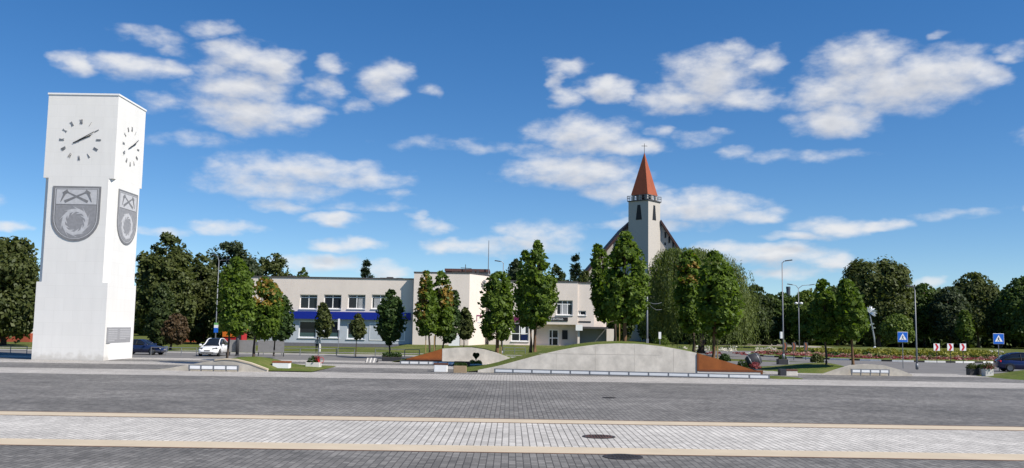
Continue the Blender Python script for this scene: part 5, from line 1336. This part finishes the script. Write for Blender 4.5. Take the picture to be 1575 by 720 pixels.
# heart topiary
b = G(731, 561.5); t = thing('heart_topiary', 'dark heart-shaped topiary standing in the yellow flower planter', 'topiary', b + Vector((.05, 0, .11)))
g = np.random.default_rng(8); u = g.uniform(0, 2*PI, 2200); q = np.sqrt(g.uniform(0, 1, 2200))
hx = 16*np.sin(u)**3; hz = 13*np.cos(u) - 5*np.cos(2*u) - 2*np.cos(3*u) - np.cos(4*u)
pos = np.stack([hx*q*.0155, g.normal(0, .06, 2200), .66 + hz*q*.0175], 1)
nr = unit(g, 2200) + np.array([0, -.6, .2]); nr /= np.linalg.norm(nr, axis=1, keepdims=True)
leaf_mesh('crown', leaf_arrays(pos, nr, .06*g.uniform(.6, 1.3, 2200), g), ['leaf_bg_dark'], None, t)
MB().tube([(0,0,-.05),(0,0,.55)], .03, 6).build('stem', 'bark', t)
# barrel spilling red flowers at the end of the rusty triangle
b = P(1159, 567, 66); t = thing('flower_barrel', 'dark round barrel on its side spilling red flowers behind the rusty triangle', 'planter', (b.x, 66.3, max(0, b.z) + .0))
br = MB(); prof = [(.36,-.5),(.46,-.25),(.48,0),(.46,.25),(.36,.5)]
br.lathe(prof, 18).xform(Matrix.Translation((.1, .1, .56)) @ Matrix.Rotation(R(68), 4, 'Y')); br.build('barrel', 'pole_dark', t, smooth=True)
hp = MB()
for zz in (-.3, .3):
    hp.lathe([(.455, zz-.03), (.475, zz), (.455, zz+.03)], 18)
hp.xform(Matrix.Translation((.1, .1, .56)) @ Matrix.Rotation(R(68), 4, 'Y')); hp.build('hoop', 'steel', t, smooth=True)
plant_blob('blossoms', t, (.1, -.4, .05), .42, 'flower_red', 300, .07, 1.0, 61)
plant_blob('leaves', t, (-.75, -.1, .1), .38, 'leaf_dark', 300, .07, 1.2, 62)
# two bushes
for px_, py_, Y, r, lab, mt in ((1257,558,86,.62,'round grey-green bush left of the slim pair of trees','leaf_bg'),(1115,556,84,.5,'dark round bush behind the top of the right rusty triangle','leaf_dark'),(1018,532,105,.9,'bright round bush between the big tree and the willow','leaf_light')):
    b = P(px_, py_, Y); t = thing('bush', lab, 'bush', b); plant_blob('crown', t, (0, 0, .05), r, mt, 900, .09, 1.25, int(px_)); MB().tube([(0,0,-.1),(0,0,r*.7)], .05, 6).build('stem', 'bark', t)
# low railings along the far road edge
def railing(label, p0, p1, n, h=.75):
    L = (p1-p0).length; t = thing('railing', label, 'railing', p0, math.atan2(p1.y-p0.y, p1.x-p0.x), 'low street railings')
    for k in range(n+1): MB().tube([(L*k/n, 0, -.05), (L*k/n, 0, h)], .04, 6).build('post', 'pole', t)
    MB().tube([(0,0,h-.03),(L,0,h-.03)], .035, 6).build('rail', 'pole', t); MB().tube([(0,0,h*.5),(L,0,h*.5)], .02, 6).build('rail', 'pole', t)
railing('low pipe railing left of the clock tower', G(-60, 544), G(41, 545.5), 4)
railing('low pipe railing between the blue car and the white car', G(232, 546), G(302, 547), 3)
railing('low pipe railing in front of the grey ground floor', G(405, 546.5), G(545, 548), 5)
railing('low pipe railing in front of the dark oval tree', G(577, 548), G(645, 549), 3)
railing('low pipe railing on the lawn below the entrance', G(775, 544), G(808, 544.5), 2)
# boards and posts behind the left trees
b = G(352, 547); t = thing('notice_boards', 'grey panel fence behind the white car and the left trees', 'fence', b)
for k in range(2):
    x = k*2.75; MB().box(x, x+2.5, 0, .05, .35, 1.5).build('panel', 'board_grey', t)
    for xx in (x+.05, x+2.45): MB().tube([(xx,.08,-.05),(xx,.08,1.6)], .05, 6).build('post', 'pole_dark', t)
b = G(367.5, 547); t = thing('bollard', 'thick black post before the grey panels', 'bollard', b + Vector((0, -.6, 0)))
MB().lathe([(.16,0),(.15,1.55),(.1,1.66),(.01,1.7)], 12).build('post', 'pole_dark', t, smooth=True)
MB().lathe([(.2,-.01),(.2,.1),(.17,.12)], 12).build('base', 'pole_dark', t)
b = P(357, 537, 120); t = thing('kiosk', 'small red and orange kiosk behind the left trees', 'kiosk', (b.x, 120, 0))
MB().box(-1.2, 1.2, 0, 2.2, .0, 2.2).build('body', 'kiosk_red', t); MB().box(-1.3, .4, -.1, -.003, 1.3, 2.9).build('front_board', 'kiosk_orange', t); MB().box(-1.5, 1.5, -.2, 2.5, 2.203, 2.5).build('roof', 'kiosk_orange', t)
MB().box(.5, 1.1, -.05, -.002, 1.0, 1.9).build('window', 'glass', t)
# manholes
def manhole(label, px, py, r, mat):
    b = G(px, py); t = thing('manhole_cover', label, 'manhole cover', b + Vector((0, 0, .004)), 0, 'manhole covers')
    m_ = MB(); m_.lathe([(r, 0), (r, .012), (r*.86, .0125)], 36); m_.build('frame', 'iron', t)
    c = MB(); c.lathe([(r*.82, .0), (r*.82, .013), (.01, .0132)], 36); lid = c.build('lid', mat, t)
    q = MB()
    for i in range(-4, 5):
        for j in range(-4, 5):
            x, y = i*r*.17, j*r*.17
            if x*x + y*y < (r*.72)**2: q.box(x-r*.06, x+r*.06, y-r*.035, y+r*.035, .0135, .019)
    q.build('tread_studs', 'iron', lid)
manhole('reddish round manhole cover set in the white paving', 921, 672, .49, 'wood_dark')
manhole('small dark drain cover in the wide dark paving', 937, 612, .33, 'iron')
manhole('dark round manhole cover in the near dark paving, below the beige strip', 958, 703, .5, 'iron')

# ------------------------------------------------------------------ vehicles
def car(label, cat, loc, rz, paint, L=4.7, W=1.9, H=1.6, style='suv', group='parked cars', plate=True):
    """front towards local -y"""
    t = thing('parked_car', label, cat, loc, rz, group)
    hw = W/2
    # stations along y (0 = nose .. 1 = tail): half width, bottom, shoulder (belt) height
    st = [(0,.70,.34,.62),(.02,.84,.26,.70),(.07,.93,.22,.78),(.16,.98,.22,.86),(.27,1,.22,.93),(.45,1,.22,.95),(.65,1,.22,.97),(.82,.99,.24,1.0),(.93,.95,.28,1.02),(.985,.86,.34,.98),(1,.72,.42,.88)]
    zs = H/1.6
    rings = []
    for u, wf, zb, zt in st:
        y = (u-.5)*L; a = hw*wf; zb *= zs; zt *= zs
        prof = [(-a*.80,zb),(-a*.97,zb+.12),(-a,(zb+zt)*.52),(-a*.965,zt-.08),(-a*.88,zt),(0,zt+.035),(a*.88,zt),(a*.965,zt-.08),(a,(zb+zt)*.52),(a*.97,zb+.12),(a*.80,zb),(0,zb-.01)]
        rings.append([(x, y, z) for x, z in prof])
    body = MB().loft(rings).build('body', paint, t, smooth=True); fix_normals(body)
    # greenhouse
    if style == 'suv': gh = [(.265,.80,.91,.02),(.33,.79,.93,.22),(.42,.76,.95,.52),(.50,.73,.96,.64),(.62,.72,.97,.66),(.76,.72,.98,.58),(.88,.74,1.0,.38),(.965,.78,1.0,.03)]
    elif style == 'van': gh = [(.14,.82,.86,.02),(.24,.82,.93,.5),(.30,.80,.95,.85),(.5,.80,.96,.92),(.8,.80,.98,.92),(.95,.80,1.0,.86),(.985,.80,.96,.02)]
    else: gh = [(.29,.80,.92,.02),(.38,.78,.94,.28),(.46,.74,.95,.48),(.55,.72,.96,.53),(.68,.72,.97,.50),(.80,.75,.99,.28),(.90,.80,1.0,.02)]
    g_ = []
    for u, wf, zb, hh in gh:
        y = (u-.5)*L; zb = zb*zs - .03; top = zb + hh*zs + .02; ab = hw*.90; at = hw*wf*(1 - .12*min(1, hh*1.4))
        g_.append([(-ab,y,zb),(-at - .02,y,zb+(top-zb)*.75),(-at*.86,y,top),(0,y,top+.03),(at*.86,y,top),(at + .02,y,zb+(top-zb)*.75),(ab,y,zb)])
    gl = MB().loft(g_).build('windows', 'car_glass', t, smooth=True); fix_normals(gl)
    # roof skin and pillars in body colour
    k0, k1 = (2, 5) if style != 'van' else (1, 5)
    rf = []
    for u, wf, zb, hh in gh[k0:k1+1]:
        y = (u-.5)*L; zb = zb*zs - .03; top = zb + hh*zs + .02; at = hw*wf*(1-.12*min(1, hh*1.4))
        rf.append([(-at*.93,y,top-.05),(-at*.86,y,top+.012),(0,y,top+.045),(at*.86,y,top+.012),(at*.93,y,top-.05),(0,y,top-.06)])
    ro = MB().loft(rf).build('roof', paint if style != 'suv' or paint != 'car_white' else 'car_glass', t, smooth=True); fix_normals(ro)
    def edge(i, sd, f=.75):
        u, wf, zb, hh = gh[i]; y = (u-.5)*L; zb = zb*zs-.03; top = zb+hh*zs+.02; at = hw*wf*(1-.12*min(1, hh*1.4)); ab = hw*.9
        return (sd*(at*.88), y, top)
    for sd in (-1, 1):
        u = gh[0][0]; a = (sd*hw*.88, (u-.5)*L, gh[0][2]*zs - .01)
        MB().tube([a, edge(1, sd), edge(2, sd), edge(3, sd), edge(4, sd), edge(5, sd), (sd*hw*.86, (gh[-1][0]-.5)*L, gh[-1][2]*zs)], .045, 6).build('pillar', paint, t, smooth=True)
        q = gh[len(gh)//2]; yb = (q[0]-.5)*L
        MB().tube([(sd*hw*.915, yb, q[2]*zs), (sd*hw*q[1]*.95, yb, q[2]*zs + q[3]*zs*.8)], .035, 6).build('pillar', 'plastic', t)
        for u in (.185, .815):
            y = (u-.5)*L; r = .345*zs**.5
            wl = MB().lathe([(r*.8,-.11),(r,-.09),(r*1.02,0),(r,.09),(r*.8,.11)], 20).xform(Matrix.Translation((sd*(hw-.115), y, r)) @ Matrix.Rotation(PI/2, 4, 'Y')).build('wheel', 'tyre', t, smooth=True)
            rm = MB().lathe([(r*.68,0),(r*.66,.03),(r*.2,.02),(.01,.035)], 16).xform(Matrix.Translation((sd*(hw-.115+.1), y, r)) @ Matrix.Rotation(sd*PI/2, 4, 'Y')).build('rim', 'rim', wl)
            ar = MB()
            for k in range(9):
                a0, a1 = PI*k/9 - .0, PI*(k+1)/9
                ar.add([(sd*(hw+.003), y+q_*math.cos(a_), r+q_*math.sin(a_)) for q_, a_ in ((r*1.04,a0),(r*1.18,a0),(r*1.18,a1),(r*1.04,a1))] , [(0,1,2,3)])
            ar.build('wheel_arch', 'plastic', t)
        # head and tail lights
        hl = MB().bbox(-.24,.24,-.05,.22,-.06,.07,.03).xform(Matrix.Translation((sd*hw*.70, -.47*L, .735*zs)) @ Matrix.Rotation(sd*R(24), 4, 'Z') @ Matrix.Rotation(sd*R(-10), 4, 'Y')); hl.build('headlight', 'headlight', t, smooth=False)
        tl = MB().bbox(-.2,.2,-.15,.06,-.07,.08,.03).xform(Matrix.Translation((sd*hw*.72, .478*L, .9*zs)) @ Matrix.Rotation(sd*R(-20), 4, 'Z')); tl.build('tail_light', 'sign_red', t)
        MB().bbox(-.11,.11,-.06,.07,-.08,.09,.03).xform(Matrix.Translation((sd*(hw+.09), (gh[0][0]+.04-.5)*L, 1.02*zs))).build('mirror', paint, t)
        MB().box(sd*(hw-.012), sd*(hw+.006), -.02*L, .0*L, .66*zs, .69*zs).build('door_handle', 'plastic', t)
    MB().bbox(-hw*.62, hw*.62, -.05, .05, -.055, .055, .02).xform(Matrix.Translation((0, -.49*L, .36*zs))).build('lower_grille', 'plastic', t)
    MB().box(-.26, .26, -.505*L, -.498*L, .50*zs, .61*zs).build('number_plate', 'board_grey', t)
    return t
b = G(324, 548.5)
car('white electric crossover parked facing the plaza behind the low left mound', 'car', (b.x - .45, b.y + 2.4, -.012), R(2), 'car_white', 4.75, 1.92, 1.62)
b = G(222, 545.5)
car('dark blue estate car parked side-on, half hidden by the clock tower', 'car', (b.x - .45, b.y + .6, -.012), R(82), 'car_blue', 4.6, 1.8, 1.52, style='sedan')
b = G(38, 541); car('grey van parked left of the clock tower, before the white and brick house', 'van', (b.x - .1, 103, .0), R(15), 'car_grey', 4.8, 1.9, 1.95, style='van')
b = G(1545, 570); car('dark navy car at the right edge of the picture, behind the grass mound', 'car', (P(1577, 560, 80).x, 80, -.012), R(78), 'car_navy', 4.7, 1.9, 1.6)

# ------------------------------------------------------------------ houses behind the left trees
def house(label, x0, x1, Y, eave, ridge, wall, base, depth=9):
    a = P(x0, 520, Y).x; b = P(x1, 520, Y).x; ze = P((x0+x1)/2, eave, Y).z; zr = P((x0+x1)/2, ridge, Y).z
    t = thing('house', label, 'house', (a, Y, 0)); W = b - a
    MB().box(0, W, 0, depth, 1.2, ze).build('wall', wall, t); MB().box(-.03, W+.03, -.03, depth+.03, -.1, 1.198).build('base', base, t)
    r = MB().add([(-.5,-.5,ze),(W+.5,-.5,ze),(W+.5,depth+.5,ze),(-.5,depth+.5,ze),(-.5,depth/2,zr),(W+.5,depth/2,zr)], [(0,1,5,4),(2,3,4,5),(1,2,5),(3,0,4),(0,3,2,1)])
    rf = r.build('roof', 'roof_tile', t); MB().box(W*.6, W*.6+.7, depth*.4, depth*.4+.7, zr-1.2, zr+.8).build('chimney', 'house_red', rf)
    for k in range(3):
        x = W*(k+.5)/3; f = MB().box(x-.55, x+.55, -.04, -.003, 1.7, 3.1).build('window', 'white_frame', t); MB().box(x-.46, x+.46, -.05, -.041, 1.8, 3.0).build('pane', 'glass', f)
house('white house with a red-brown base behind the left edge trees', -40, 46, 130, 478, 448, 'house_white', 'house_red')
house('cream house with a red roof glimpsed between the trees left of the white car', 252, 304, 146, 492, 460, 'house_cream', 'house_red')

# ------------------------------------------------------------------ person by the birch
def person(label, px, py, Y, h=1.7):
    b = P(px, py, Y); t = thing('person', label, 'person', (b.x, Y, b.z), R(10))
    J = [(0,0,.94),(0,0,1.10),(0,-.01,1.30),(0,0,1.46),(0,-.02,1.55),(0,-.03,1.66),  # pelvis .. head
         (-.10,0,.88),(-.11,-.03,.49),(-.11,.03,.09),(-.11,-.12,.04),
         (.10,0,.88),(.12,.03,.49),(.12,.10,.09),(.12,-.04,.04),
         (-.19,0,1.40),(-.25,.03,1.13),(-.24,-.05,.88),(-.24,-.08,.79),
         (.19,0,1.40),(.25,.03,1.13),(.24,-.05,.88),(.24,-.08,.79)]
    E = [(0,1),(1,2),(2,3),(3,4),(4,5),(0,6),(6,7),(7,8),(8,9),(0,10),(10,11),(11,12),(12,13),(3,14),(14,15),(15,16),(16,17),(3,18),(18,19),(19,20),(20,21)]
    RD = [.15,.14,.165,.11,.055,.10,.095,.065,.045,.04,.095,.065,.045,.04,.065,.048,.036,.035,.065,.048,.036,.035]
    me = bpy.data.meshes.new('body'); me.from_pydata(J, E, []); o = bpy.data.objects.new('body', me); C.objects.link(o)
    md = o.modifiers.new('skin', 'SKIN')
    for i, sv in enumerate(me.skin_vertices[0].data): sv.radius = (RD[i], RD[i]*(.78 if i < 4 else 1)); sv.use_root = (i == 0)
    ss = o.modifiers.new('sub', 'SUBSURF'); ss.levels = 2; ss.render_levels = 2
    dg = bpy.context.evaluated_depsgraph_get(); m2 = bpy.data.meshes.new_from_object(o.evaluated_get(dg))
    o.modifiers.clear(); o.data = m2
    for x in ('skin', 'shirt', 'trousers'): m2.materials.append(M[x])
    for p in m2.polygons:
        z = p.center.z; p.material_index = 2 if z < .98 and abs(p.center.x) < .2 else (1 if .98 <= z < 1.50 or (abs(p.center.x) > .2 and z > 1.05) else 0); p.use_smooth = True
    o.parent = t
    hr = MB().lathe([(.02,1.80),(.08,1.785),(.112,1.72),(.115,1.65),(.10,1.60)], 14).xform(Matrix.Translation((0, 0, 0))); hr.build('hair', 'hair', t, smooth=True)
    s = h/1.76; t.scale = (s, s, s)
person('person in a grey top and dark trousers standing by the white-trunked thin tree', 487.5, 542.5, 101)
